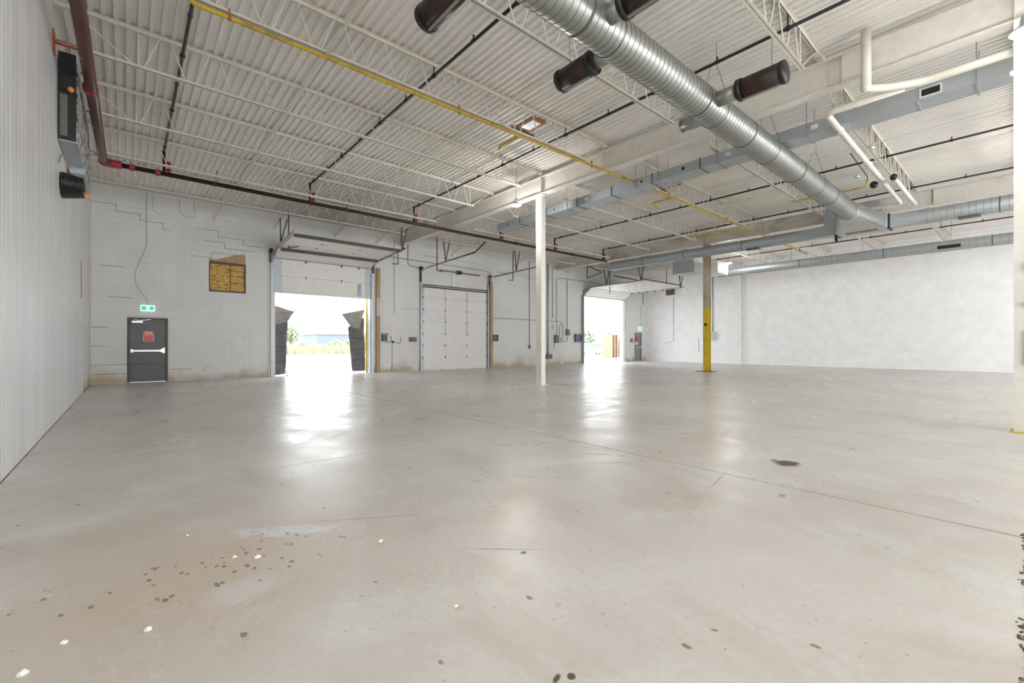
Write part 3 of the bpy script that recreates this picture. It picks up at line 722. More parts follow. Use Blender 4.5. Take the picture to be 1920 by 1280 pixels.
# rectangular duct
X0, X1, Z0, Z1 = 10.92, 11.41, 5.69, 5.935
t = thing('rectangular_duct', (10.7, 5, 5.5), 'long grey rectangular duct passing behind the cream column', 'duct')
yy = [13.57, 12.25, 10.87, 9.48, 8.14, 6.79, 5.43, 4.05, 2.7, 1.35, 0, -1.35, -2.7]
for a, b in zip(yy, yy[1:]):
    MB().box((X0, b+.006, Z0), (X1, a-.006, Z1)).build('duct_section', M['galv2'], t)
    MB().box((X0-.012, b-.012, Z0-.012), (X1+.012, b+.012, Z1+.012)).build('flange', M['seam'] if a > 5 else M['galv2'], t)
for y, r in ((12.95, .03), (10.5, .03), (7.12, .036), (5.88, .047)):
    MB().tube([(X0-.006, y, 5.815), (X0+.004, y, 5.815)], r, 14).build('round_port', M['black'], t)
for y in (9.1, 4.73, 2.96): MB().box((X0-.004, y-.06, 5.77), (X0, y+.06, 5.87)).build('paper_label', M['whitejamb'], t)
v = MB().box((X0-.03, 1.02, 5.715), (X0, 1.32, 5.735)).box((X0-.03, 1.02, 5.86), (X0, 1.32, 5.88)).box((X0-.03, 1.02, 5.735), (X0, 1.045, 5.86)).box((X0-.03, 1.295, 5.735), (X0, 1.32, 5.86)).build('grille_frame', M['whitejamb'], t)
MB().box((X0-.01, 1.05, 5.74), (X0+.002, 1.29, 5.855)).build('grille_opening', M['black'], v)
for y in (11.6, 9.9, 7.3, 6.6, 5.0, 3.1, .6):
    MB().tube([(X0-.02, y, Z0), (X0-.02, y, 6.45)], .009, 5).tube([(X1+.02, y, Z0), (X1+.02, y, 6.45)], .009, 5).box((X0-.03, y-.015, Z0-.02), (X1+.03, y+.015, Z0)).build('trapeze_hanger', M['conduit'], t)

# roof drain pipe
t = thing('roof_drain_pipe', (10.4, 2, 5.9), 'thick cream roof drain pipe bending over the rectangular duct', 'pipe')
MB().tube([(9.52, 1.83, 6.60), (9.52, 1.83, 5.64)], .074, 14).build('drop', M['pvcpipe'], t, True)
MB().tube(fillet([(9.52, 1.83, 5.70), (9.52, 1.83, 5.60), (9.75, 1.60, 5.60), (10.0, 1.15, 5.61), (10.0, -3.0, 5.61)], .12), .062, 14).build('run_to_right', M['pvcpipe'], t, True)
MB().tube(fillet([(10.0, 1.4, 5.61), (10.0, 2.52, 5.61), (10.7, 2.53, 5.61), (17.9, 2.60, 5.61), (18.1, 2.62, 5.61), (18.1, 3.5, 5.61)], .14), .058, 14).build('long_run', M['pvcpipe'], t, True)
for p_ in ((9.52, 1.83, 5.62), (11.0, 2.535, 5.61), (13.6, 2.56, 5.61)):
    MB().ball(p_, .078, 10, 6).build('coupling', M['pvcpipe'], t, True)
t = thing('drain_branch_pipe', (16.5, 2.35, 5.61), 'second cream pipe alongside the roof drain', 'pipe')
MB().tube([(15.2, 2.34, 5.61), (18.6, 2.34, 5.61)], .055, 12).build('pipe', M['pvcpipe'], t, True)
t = thing('emergency_light', (15.0, 2.55, 5.55), 'pair of round black emergency lamp heads under the drain pipe', 'light')
MB().box((14.95, 2.40, 5.47), (15.05, 2.60, 5.54)).build('bracket', M['alu'], t)
MB().ball((15.05, 2.72, 5.50), .095, 12, 8).build('lamp_head', M['black'], t, True)
MB().ball((14.95, 2.30, 5.56), .085, 12, 8).build('lamp_head', M['black'], t, True)
MB().ball((14.4, 2.95, 5.62), .07, 12, 8, (1.3, 1, .7)).build('sensor', M['alu'], t, True)
t = thing('security_camera', (12.8, 2.3, 5.72), 'small silver device clamped beside the drain pipe', 'camera')
MB().ball((12.8, 2.36, 5.72), .07, 10, 6, (1.4, 1, .8)).build('housing', M['alu'], t, True)
MB().tube([(12.8, 2.36, 5.74), (12.8, 2.36, 6.6)], .012, 6).build('stem', M['white_steel'], t)

# rusty patched roof openings
for cx, cy, lab in ((7.45, 7.95, 'left of the white girder'), (13.85, 7.95, 'seen past the rectangular duct')):
    zz = ZT(cy) + .026
    t = thing('roof_opening_patch', (cx, cy, zz), f'rust-edged patched roof opening {lab}', 'roof patch', 'rusty patches in the roof deck')
    MB().box((cx-.20, cy-.32, zz-.012), (cx+.22, cy+.32, zz)).build('rusty_rim', M['rust'], t)
    MB().box((cx-.13, cy-.22, zz-.022), (cx+.15, cy+.22, zz-.012)).build('cover_sheet', M['galv2'], t)
    MB().bar((cx-.32, cy+.36, zz-.03), (cx+.45, cy+.36, zz-.03), .04, .04).build('edge_angle', M['dkangle'], t)

# suspended air handler + far heater
t = thing('suspended_air_unit', (23.6, 11.6, 5.4), 'silver duct box and white unit hung behind the far column', 'air unit')
MB().box((23.0, 11.8, 5.15), (24.2, 13.0, 5.85)).build('silver_box', M['galv2'], t)
MB().box((23.0, 10.5, 4.95), (24.2, 11.78, 5.55)).build('white_casing', M['heater'], t)
MB().box((22.98, 11.1, 4.96), (23.0, 11.14, 5.54)).build('casing_joint', M['conduit_w'], t)
MB().box((23.1, 11.9, 5.85), (24.1, 12.9, 6.30)).build('upper_duct', M['galv2'], t)
t = thing('unit_heater', (28.3, 15.9, 4.9), 'hanging heater with brown slats near the far corner', 'heater')
MB().box((28.1, 15.3, 4.60), (28.8, 16.5, 5.05)).build('casing', M['heater'], t)
MB().box((28.06, 15.75, 4.63), (28.1, 16.35, 5.02)).build('slat_back', M['black'], t)
for k in range(3): MB().box((28.03, 15.75, 4.66+k*.13), (28.08, 16.35, 4.73+k*.13)).build('louvre_slat', M['brownlouvre'], t)
for y in (16.4, 15.4): MB().bar((28.2, y, 5.05), (28.2, y, 6.5), .03).build('hanger', M['dkangle'], t)

# ================================================================= left wall equipment
t = thing('wall_vent_box', (XL+.12, 11.8, 4.7), 'tall dark open metal box with speckled grille high on the left wall', 'vent')
bx0, bx1 = XL+.01, XL+.22
MB().box((bx0, 10.50, 4.68), (bx1, 10.56, 6.12)).build('end_frame', M['black'], t)
MB().box((bx0+.02, 10.47, 4.72), (bx0+.11, 10.50, 5.42)).build('inner_plate', worn('drab_metal_plate', (.14, .13, .10), (.2, .2, .16), .5, 3, .5), t)
MB().box((bx0, 10.56, 4.66), (bx1+.02, 13.9, 4.69)).build('bottom_tray', M['galv2'], t)
MB().box((bx0+.03, 12.0, 4.55), (bx1+.03, 12.5, 4.68)).build('tray_box', M['galv2'], t)
MB().box((bx0, 10.56, 6.0), (bx1, 13.9, 6.06)).build('top_rail', M['black'], t)
def speck():
    m = mat('speckled_perforated_grille', (.6, .6, .58), .5); n = NT(m); f = n.noise(9, 3, .6, (1, .7, 1))
    n.color(n.mix(n.ramp(f, .46, .54), (.02, .02, .025), (.62, .62, .60))); return m
MB().box((bx1, 10.62, 4.70), (bx1+.012, 13.9, 6.02)).build('speckled_grille', speck(), t)
MB().ball((bx0+.15, 10.45, 5.50), .045, 10, 6).build('orange_knob', M['orange'], t)
MB().tube([(bx0+.02, 10.44, 5.55), (bx0+.08, 10.42, 5.48), (bx0+.15, 10.45, 5.50), (bx0+.06, 10.43, 5.40)], .010, 6).build('loose_wire', M['black'], t)
t = thing('orange_stained_pipe', (XL+.1, 14.5, 5.7), 'thin tan conduit with orange foam hanging by the left wall', 'conduit')
MB().tube(fillet([(XL+.12, 13.4, 6.4), (XL+.12, 14.6, 6.0), (XL+.10, 15.0, 5.75), (XL+.05, 15.3, 5.35)], .2), .022, 8).build('pipe', M['wood'], t, True)
MB().tube([(XL+.10, 13.0, 6.45), (XL+.12, 14.2, 6.15)], [.06, .04], 8).build('foam_patch', M['orange'], t, True)
t = thing('cord_reel', (XL+.10, 11.05, 4.0), 'black coiled cord with orange plug hanging on the left wall', 'cord reel')
m = MB()
for k in range(9):
    rr = .27 - .008*k; pts = []
    for i in range(21):
        a = 2*math.pi*i/20; pts.append((XL+.03+.030*k, 11.05 + rr*1.15*math.cos(a), 4.04 + rr*.72*math.sin(a)))
    m.tube(pts, .026, 6, False)
m.ball((XL+.15, 11.05, 4.04), .2, 12, 8, (.65, 1.15, .85)).build('coil', M['black'], t, True)
MB().tube(fillet([(XL+.02, 10.45, 4.25), (XL+.04, 10.75, 4.55), (XL+.12, 11.0, 4.22)], .2), .010, 6).build('cord', M['wood'], t, True)
MB().ball((XL+.30, 11.2, 3.95), .06, 8, 6, (.8, 1, 1)).build('orange_plug', M['orange'], t, True)
MB().box((XL, 15.45, 2.4), (XL+.02, 15.48, 3.35)).build('hook_rod', M['wood'], label='thin brown rod fixed upright on the left wall panel', cat='rod')
for y in (9.87, 7.45): MB().box((XL, y-.05, ZT(y)-.80), (XL+.02, y+.12, ZT(y)-.45)).box((XL+.02, y-.03, ZT(y)-.64), (XL+.36, y+.03, ZT(y)-.59)).build('rusty_bearing', M['rust'], label='orange rusty joist bearing at the left wall, ' + ('upper' if y < 9 else 'lower'), cat='bracket')

# ================================================================= exit doors
def text_mesh(s, size, matl, parent, c, name, ext=.002):
    cu = bpy.data.curves.new(name, 'FONT'); cu.body = s; cu.size = size; cu.align_x = 'CENTER'; cu.align_y = 'CENTER'; cu.extrude = ext
    o = bpy.data.objects.new('tmp', cu); COL.objects.link(o); dg = bpy.context.evaluated_depsgraph_get(); dg.update()
    me = bpy.data.meshes.new_from_object(o.evaluated_get(dg)); bpy.data.objects.remove(o)
    me.materials.clear(); me.materials.append(matl)
    return link(name, me, c, parent, rot=(R(90), 0, 0))
def man_door(name, x0, x1, zt, label, papers=False):
    y = YB
    t = thing(name, ((x0+x1)/2, y, 0), label, 'door', kind='structure')
    f = .055
    MB().box((x0, y-.02, 0), (x0+f, y+.16, zt)).box((x1-f, y-.02, 0), (x1, y+.16, zt)).box((x0+f, y-.02, zt-f), (x1-f, y+.16, zt)).build('door_frame', M['door_frame'], t)
    MB().box((x0+.01, y+.10, 0), (x1-.01, y+.15, zt)).build('light_leak_backing', M['door_frame'], t)  # unseen backing added behind the leaf to block light leaks
    leaf = MB().box((x0+f+.004, y+.03, .01), (x1-f-.004, y+.075, zt-f-.004)).build('door_leaf', M['door_grey'], t)
    MB().box((x0+f+.06, y-.045, 1.02), (x1-f-.10, y-.01, 1.075)).box((x0+f+.02, y-.05, .99), (x0+f+.09, y+.03, 1.10)).build('push_bar', M['steel'], leaf)
    MB().prism([(x1-f-.16, 1.01), (x1-f-.03, .95), (x1-f-.03, 1.16), (x1-f-.16, 1.08)], 'y', y-.055, y+.03).build('latch_case', M['steel'], leaf)
    MB().box((x0+f+.06, y-.03, zt-.17), (x0+f+.34, y+.03, zt-.11)).build('door_closer', M['steel'], leaf)
    MB().bar((x0+f+.25, y-.035, zt-.10), (x0+f+.55, y-.03, zt-.045), .02, .012).bar((x0+f+.25, y-.035, zt-.10), (x0+f+.12, y-.03, zt-.05), .02, .012).build('closer_arm', M['steel'], leaf)
    return t
d1 = man_door('door_1', .01, 1.07, 2.15, 'charcoal steel exit door with red signs, left end of the dock wall')
cx = .55
s1 = MB().box((cx-.14, YB+.018, 1.585), (cx+.15, YB+.029, 1.70)).build('orange_sign', M['sign_orange'], d1, label='small orange-red notice, print too small to read')
m = MB()
for z, a, b in ((1.668, -.10, .11), (1.62, -.08, .10)):
    x = a; rr = random.Random(int(z*100))
    while x < b: 
        wd = rr.uniform(.012, .035); m.box((cx+x, YB+.0155, z-.011), (cx+min(x+wd, b), YB+.0178, z+.011)); x += wd + .010
m.build('small_print', M['sign_white'], s1)
s2 = MB().box((cx-.14, YB+.018, 1.36), (cx+.14, YB+.0275, 1.575)).build('red_sign', M['sign_white'], d1, label='red EMERGENCY EXIT ONLY notice with pale border')
MB().box((cx-.125, YB+.0165, 1.372), (cx+.125, YB+.018, 1.562)).build('red_face', M['sign_red'], s2)
text_mesh('EMERGENCY', .040, M['sign_white'], s2, (cx, YB+.0145, 1.50), 'lettering'); text_mesh('EXIT ONLY', .042, M['sign_white'], s2, (cx, YB+.0145, 1.43), 'lettering')
M['door_grey'] = worn('glare_lightened_door_paint', (.25, .24, .26), (.32, .31, .33), .5, 2, .38); M['door_frame'] = worn('glare_lightened_frame_paint', (.16, .155, .16), (.25, .22, .2), .5, 4, .45)  # far door: haze and glare painted in as lighter greys
d2 = man_door('door_2', 28.87, 29.75, 2.14, 'grey steel exit door beside the far corner')
MB().box((29.02, YB+.018, 1.50), (29.27, YB+.029, 1.88)).build('red_sign', M['sign_red'], d2, label='red notice on the far exit door')
MB().box((29.04, YB+.018, 1.24), (29.24, YB+.029, 1.44)).build('white_sign', M['sign_white'], d2, label='white notice below the red one')
def exit_sign(x0, x1, z0, z1, label):
    y = YB; t = thing('exit_sign', ((x0+x1)/2, y, z0), label, 'sign', 'lit green exit signs')
    MB().box((x0, y-.06, z0), (x1, y, z1)).build('casing', M['exit_white'], t)
    w_, h = x1-x0, z1-z0; xc = (x0+x1)/2; fy = y-.063
    for a, b in ((.07, .40), (.64, .94)):
        MB().prism([(x0+a*w_, z0+.22*h), (x0+(a+.04)*w_, z0+.14*h), (x0+(b-.04)*w_, z0+.14*h), (x0+b*w_, z0+.22*h), (x0+b*w_, z0+.86*h), (x0+a*w_, z0+.86*h)], 'y', fy, y-.06).build('green_field', M['exit_green'], t)
    m = MB(); s = h
    m.ball((xc+.05*s, fy, z0+.78*s), .07*s, 8, 5, (1, .2, 1))
    for a, b in (((.0, .66), (-.06, .42)), ((.02, .64), (.18, .52)), ((.0, .62), (-.18, .62)), ((-.06, .42), (.08, .28)), ((.08, .28), (.05, .12)), ((-.06, .42), (-.20, .26))):
        m.bar((xc+a[0]*s, fy, z0+a[1]*s), (xc+b[0]*s, fy, z0+b[1]*s), .004, .06*s, up=(1, 0, .01))
    m.build('running_figure', M['exit_dark'], t)
    MB().box((xc-.06, y-.04, z1), (xc+.06, y, z1+.03)).build('mount', M['conduit_w'], t)
exit_sign(.34, .71, 2.38, 2.575, 'green and white running-man exit sign above the left exit door')
exit_sign(29.35, 29.78, 2.33, 2.60, 'green and white running-man exit sign above the far exit door')
# cable wandering down to the left exit sign
def cable(name, pts, r, mt, label, cat='conduit', fr=.12, n=6, clips=(), kn=5):
    t = thing(name, pts[0], label, cat)
    MB().tube(fillet(pts, fr, kn), r, n).build('run', mt, t, True)
    for c in clips: MB().box((c[0]-.025, c[1]-.01, c[2]-.02), (c[0]+.025, c[1]+.02, c[2]+.02)).build('clip', mt, t)
    return t
Yc = YB - .02
cable('sign_cable', [(.50, Yc, 6.35), (.50, Yc, 5.0), (.52, Yc, 4.6), (.20, Yc, 3.6), (.22, Yc, 3.25), (.53, Yc, 2.75), (.53, Yc, 2.61)], .011, M['conduit_w'], 'thin cable wandering down the wall to the left exit sign', 'cable', .25, clips=((.50, Yc, 5.2), (.50, Yc, 4.2)))
cable('loose_wire', [(1.40, Yc, 6.3), (1.40, Yc, 5.85), (1.60, Yc, 5.70), (1.85, Yc, 5.80), (1.80, Yc, 6.35)], .010, M['conduit_w'], 'looped wire high on the wall above the left exit door', 'cable', .1)
cable('elbow_conduit', [(.66, Yc, 6.3), (.68, Yc, 5.72), (1.12, Yc, 5.68)], .010, M['conduit_w'], 'bent thin conduit near the top of the wall right of the sign cable', 'conduit', .15)
cable('far_sign_conduit', [(29.6, Yc, 4.2), (29.6, Yc, 2.63)], .018, M['conduit_w'], 'thin conduit running down to the far exit sign')

# boarded-up window
t = thing('window_1', (2.83, YB, 3.2), 'small window boarded up with golden strand board', 'window', kind='structure')
MB().box((2.25, YB+.10, 3.20), (3.41, YB+.28, 4.34)).build('recess_back', M['wood'], t)
MB().box((2.29, YB+.03, 3.24), (2.90, YB+.05, 4.22)).build('strand_board', M['osb'], t)
for z0, z1 in ((3.24, 3.53), (3.555, 3.775), (3.80, 3.98), (4.005, 4.20)): MB().box((2.925, YB+.03, z0), (3.37, YB+.05, z1)).build('strand_board', M['osb'], t)
MB().box((2.25, YB-.01, 4.20), (3.41, YB+.06, 4.26)).box((2.25, YB-.01, 3.18), (3.41, YB+.06, 3.235)).box((2.25, YB-.01, 3.2), (2.285, YB+.06, 4.2)).box((3.375, YB-.01, 3.2), (3.41, YB+.06, 4.2)).build('window_frame', M['dkangle'], t)
MB().prism([(2.32, 4.29), (3.40, 4.27), (3.39, 4.64), (3.1, 4.60)], 'y', YB-.025, YB+.0).build('torn_flap', M['wood'], t)

# ================================================================= sectional dock doors
def vtrack(t, x, z1, yb=YB-.05):
    MB().box((x-.045, yb-.045, .0), (x+.045, yb+.045, z1)).build('vertical_track', M['track'], t)
def hinge(t, x, y, z, horiz=False, par=None):
    if horiz: MB().box((x-.05, y-.025, z-.012), (x+.05, y+.025, z)).build('hinge', M['hinge'], par or t)
    else: MB().prism([(x-.028, z), (x, z-.075), (x+.028, z), (x, z+.075)], 'y', y-.014, y).build('hinge', M['hinge'], par or t)
def section(t, P, Q, x0, x1, th=.045, stile=.28, win=None, ribs=6, stile_mat=None):
    """one door section between the hinge lines P=(y,z) and Q=(y,z) seen from the room"""
    P = Vector((0, P[0], P[1])); Q = Vector((0, Q[0], Q[1])); d = (Q - P).normalized(); n = Vector((1, 0, 0)).cross(d)
    if n.y < 0: n = -n
    m = MB(); g_ = .004; a = P + d*g_; b = Q - d*g_
    def slab(m, xa, xb, a, b, off, th):
        c = [Vector((xa, 0, 0)) + a + n*off, Vector((xb, 0, 0)) + a + n*off, Vector((xb, 0, 0)) + b + n*off, Vector((xa, 0, 0)) + b + n*off]
        e = [q + n*th for q in c]; k = len(m.v); m.v += [tuple(q) for q in c + e]
        m.f += [tuple(k+i for i in q) for q in ((0,1,2,3),(7,6,5,4),(0,4,5,1),(1,5,6,2),(2,6,7,3),(3,7,4,0))]
    slab(m, x0, x1, a, b, .004, th)
    L = (b - a).length
    for k in range(ribs):
        s = a + d*(L*(k+.08)/ribs); e = a + d*(L*(k+.92)/ribs); slab(m, x0+.01, x1-.01, s, e, -.002, .008)
    o = m.build('door_section', M['panel'], t)
    if stile:
        for xa, xb in ((x0, x0+stile), (x1-stile*.8, x1)):
            q = MB(); slab(q, xa, xb, a, b, -.012, .010); q.build('end_stile', stile_mat or M['stile'], o)
    if win:
        q = MB(); slab(q, win[0], win[1], a + d*.06, b - d*.06, -.016, .014); q.build('vision_panel', M['win'], o)
    return o
# ---- dock door, half open
D = thing('door_3', (6.35, YB, 0), 'white sectional dock door raised halfway, left of the girder', 'door', kind='structure')
x0, x1 = 4.36, 8.30; yb = YB - .03
section(D, (yb, 3.32), (yb, 3.98), x0, x1, win=(7.70, 7.86), stile=.30)
section(D, (yb, 3.98), (yb, 4.66), x0, x1, stile=.30)
section(D, (yb, 4.66), (18.62, 4.92), x0, x1, stile=0, ribs=3)
section(D, (18.60, 4.925), (17.95, 4.97), x0+.03, x1-.03, stile=0, ribs=4)
section(D, (17.94, 4.972), (17.27, 5.02), x0+.03, x1-.03, stile=0, ribs=4)
section(D, (17.26, 5.022), (16.65, 5.06), x0+.03, x1-.03, stile=0, ribs=4)
MB().box((x0+.01, yb+.055, 3.33), (x1-.01, yb+.075, 4.64)).build('daylight_backing', M['panel'], D)  # unseen slab added to stop daylight showing through the section gaps
MB().box((x0, yb-.02, 3.29), (x1, yb+.03, 3.325)).build('bottom_seal', M['whitejamb'], D)
MB().box((x0+.06, 18.50, 4.82), (x1-.06, 18.60, 4.905)).build('strut', M['dkangle'], D)
MB().box((x0+.02, 16.56, 4.98), (x1+.05, 16.66, 5.09)).build('strut', M['dkangle'], D)
MB().box((x0, yb-.02, 4.645), (x1, yb-.004, 4.675)).build('hinge_line', M['hinge'], D)
for x in (5.55, 7.0): hinge(D, x, yb-.01, 3.98)
for x in (5.55, 7.0, 7.75): MB().prism([(x-.07, 4.68), (x, 4.54), (x+.07, 4.68)], 'y', yb-.03, yb-.005).build('hinge', M['hinge'], D)
for x in (5.55, 7.0):
    for y, z in ((18.0, 4.955), (17.35, 5.00)): hinge(D, x, y, z, True)
# tracks, straight and curved
for x in (x0-.07, x1+.06):
    vtrack(D, x, 4.45)
    pts = fillet([(x, YB-.05, 4.40), (x, YB-.05, 4.80), (x, 18.75, 4.93), (x, 16.4, 5.07)], .40, 8)
    MB().tube(pts, .032, 6).build('curved_track', M['track'], D)
MB().bar((x0-.07, 18.7, 4.95), (x0-.07, 16.25, 5.12), .03, .07).build('horizontal_track', M['white_steel'], D)
MB().bar((x1+.06, 18.7, 4.92), (x1+.06, 16.2, 5.08), .03, .07).build('horizontal_track', M['dkangle'], D)
for x in (x0-.12, x1+.10):
    MB().tube([(x-.04, YB-.10, 4.90), (x+.06, YB-.10, 4.90)], .09, 12).build('cable_drum', M['black'], D)
    MB().box((x-.03, YB-.14, 4.45), (x+.03, YB-.02, 5.0)).build('bearing_bracket', M['dkangle'], D)
for x, y in ((x0-.05, 18.1), (x1+.08, 16.5)):
    MB().bar((x, y, 5.0), (x-.02, y, ZT(y)-.55), .04, .04).bar((x, y, 5.02), (x+.22, y, ZT(y)-.55), .035, .035).build('track_hanger', M['dkangle'], D)
MB().bar((4.60, 18.2, 4.88), (4.60, 18.2, ZT(18.2)-.1), .035, .035).bar((4.60, 18.2, 4.90), (4.85, 17.8, 4.90), .03, .03).build('track_hanger', M['dkangle'], D)
MB().bar((8.45, 17.0, 4.55), (8.45, 17.0, 5.1), .03, .03).bar((8.45, 17.0, 4.56), (8.20, 17.0, 4.56), .03, .03).build('track_hanger', M['dkangle'], D)
for a, b in ((4.19, 4.42),):
    o = MB().box((a, YB-.03, 0), (b-.04, YB+.28, 4.55)).build('steel_jamb', M['whitejamb'], D)
    for k in range(9): MB().tube([(4.28, YB-.031, .4+k*.5), (4.28, YB-.045, .4+k*.5)], .022, 8).build('bolt', M['hinge'], o)
MB().box((8.282, YB-.02, 0), (8.40, YB+.31, 4.66)).build('steel_jamb', M['whitejamb'], D)
MB().box((8.55, YB-.09, 0), (8.73, YB-.0, 4.72)).build('timber_post', M['wood'], D)
MB().box((8.55, YB-.095, 2.55), (8.73, YB-.085, 3.35)).build('paint_patch', M['conduit_w'], D)
# ---- dock door, closed
D = thing('door_4', (12.9, YB, 0), 'closed white sectional dock door with two dark hinge lines', 'door', kind='structure')
x0, x1 = 10.90, 14.92; hs = 4.12 / 7
MB().box((x0+.01, yb+.055, 0.0), (x1-.01, yb+.075, 4.2)).build('daylight_backing', M['panel'], D)  # added backing, closes the see-through gaps against outside light
for k in range(7): section(D, (yb, .03 + k*hs), (yb, .03 + (k+1)*hs), x0+.03, x1-.03, stile=.10, ribs=5, stile_mat=M['track'])
for k in range(1, 7):
    for x in (12.22, 13.55): hinge(D, x, yb-.014, .03 + k*hs)
    for x in (x0+.02, x1-.02): MB().box((x-.05, yb-.035, .03+k*hs-.05), (x+.05, yb-.012, .03+k*hs+.05)).build('roller_hinge', M['hinge'], D)
for x in (12.22, 13.55): MB().box((x-.018, yb-.016, .03+3*hs), (x+.018, yb-.004, 4.12)).build('centre_stile', M['stile'], D)
MB().box((x0, yb-.06, 4.06), (x1, yb, 4.12)).build('strut', M['dkangle'], D)
MB().box((x0, yb-.06, 4.17), (x1-.05, yb, 4.21)).build('lintel_angle', M['dkangle'], D)
MB().box((11.9, YB-.22, .0), (12.75, YB-.10, .05)).build('floor_bar', M['whitejamb'], D)
for x in (x0-.06, x1+.03):
    vtrack(D, x, 4.55)
    pts = fillet([(x, YB-.05, 4.45), (x, YB-.05, 4.86), (x, 18.8, 4.92), (x, 15.6, 5.0)], .35, 8)
    MB().tube(pts, .03, 6).build('curved_track', M['track'], D)
MB().bar((x0-.06, 18.8, 4.92), (x0-.06, 14.9, 5.05), .03, .06).bar((x0-.06, 14.9, 5.05), (x0-.06, 14.2, 5.35), .03, .05).build('horizontal_track', M['dkangle'], D)
MB().bar((x1+.03, 18.8, 4.90), (x1+.03, 15.5, 5.0), .03, .06).build('horizontal_track', M['dkangle'], D)
for x in (x0-.10, x1+.10): 
    MB().tube([(x-.05, YB-.12, 4.96), (x+.07, YB-.12, 4.96)], .085, 12).build('cable_drum', M['black'], D)
    MB().box((x-.02, YB-.14, 4.3), (x+.02, YB-.0, 5.0)).build('bearing_bracket', M['dkangle'], D)
MB().tube([(11.85, YB-.13, 4.98), (14.3, YB-.13, 4.95)], .038, 10).build('spring_shaft', worn('tan_spring_steel', (.30, .25, .16), (.14, .10, .06), .6, 6, .5, .4), D, True)
MB().tube([(12.88, YB-.13, 4.965), (13.12, YB-.13, 4.965)], .095, 12).build('spring_anchor', M['black'], D)
MB().box((12.62, YB-.04, 4.22), (12.82, YB-.005, 4.90)).build('anchor_pad', M['whitejamb'], D)
for x, y in ((x0-.02, 17.2), (x1+.02, 17.0)):
    MB().bar((x, y, 4.98), (x-.12, y, ZT(y)-.5), .04, .04).bar((x, y, 4.98), (x+.22, y, ZT(y)-.5), .035, .035).build('track_hanger', M['dkangle'], D)
MB().bar((10.55, 17.4, 4.56), (10.55, 17.4, ZT(17.4)-.4), .035, .035).bar((10.55, 17.4, 4.57), (10.90, 17.5, 4.57), .03, .03).build('track_hanger', M['dkangle'], D)
MB().bar((14.80, 17.1, 4.48), (14.80, 17.1, ZT(17.4)-.5), .035, .035).bar((14.80, 17.1, 4.49), (14.5, 17.1, 4.49), .03, .03).build('track_hanger', M['dkangle'], D)
MB().box((15.08, YB-.09, 0), (15.26, YB, 4.72)).build('timber_post', M['wood'], D)
# ---- far dock door, fully open
D = thing('door_5', (25.3, YB, 0), 'far dock door fully open, its white sections lying level under the roof', 'door', kind='structure')
x0, x1 = 23.0, 27.5
section(D, (YB-.05, 4.50), (18.75, 4.96), x0, x1, stile=0, ribs=3)
yy = 18.74
for k in range(6):
    section(D, (yy, 4.97+k*.01), (yy-.60, 4.98+k*.01), x0, x1, stile=0, ribs=3)
    for x in (24.3, 25.3, 26.3): hinge(D, x, yy-.02, 4.968+k*.01, True)
    MB().tube([(x1-.05, yy-.02, 4.93), (x1+.05, yy-.02, 4.93)], .04, 8).build('roller', M['hinge'], D)
    yy -= .61
for x in (x0-.08, x1+.08):
    vtrack(D, x, 4.5)
    MB().tube(fillet([(x, YB-.05, 4.45), (x, YB-.05, 4.92), (x, 18.7, 4.98), (x, 14.8, 5.03)], .4, 8), .035, 6).build('curved_track', M['track'], D)
MB().box((x0-.28, YB-.03, 0), (x0-.03, YB+.05, 4.55)).build('steel_jamb', M['track'], D)
MB().box((x0, YB-.05, 4.46), (x1, YB+.02, 4.52)).build('top_seal', M['track'], D)
MB().box((x1+.02, YB-.03, 0), (x1+.26, YB+.05, 4.5)).build('steel_jamb', M['whitejamb'], D)
for x, y in ((x0-.05, 17.5), (x0-.05, 15.0), (x1+.05, 15.0)):
    MB().bar((x, y, 5.0), (x-.25, y, 6.0), .04, .04).bar((x, y, 5.0), (x+.3, y, 6.0), .04, .04).build('track_hanger', M['dkangle'], D)
MB().bar((x0-.1, 15.0, 5.15), (x1+.1, 15.0, 5.15), .05, .06).build('cross_rail', M['dkangle'], D)
MB().bar((x0-.1, 16.8, 5.5), (x1+.1, 16.8, 5.45), .05, .06).bar((23.3, 17.5, 4.45), (23.3, 17.5, 6.0), .03, .03).build('cross_rail', M['dkangle'], D)
t = thing('wall_bracket_frame', (21.6, 18.3, 5.6), 'dark triangular steel frame above the far dock door', 'bracket')
MB().bar((21.2, 17.6, 6.05), (22.6, 17.6, 5.8), .05, .04).bar((21.2, 17.6, 6.05), (21.2, 17.6, 5.3), .04, .04).bar((21.2, 17.6, 5.3), (22.6, 17.6, 5.8), .05, .04).build('frame', M['dkangle'], t)

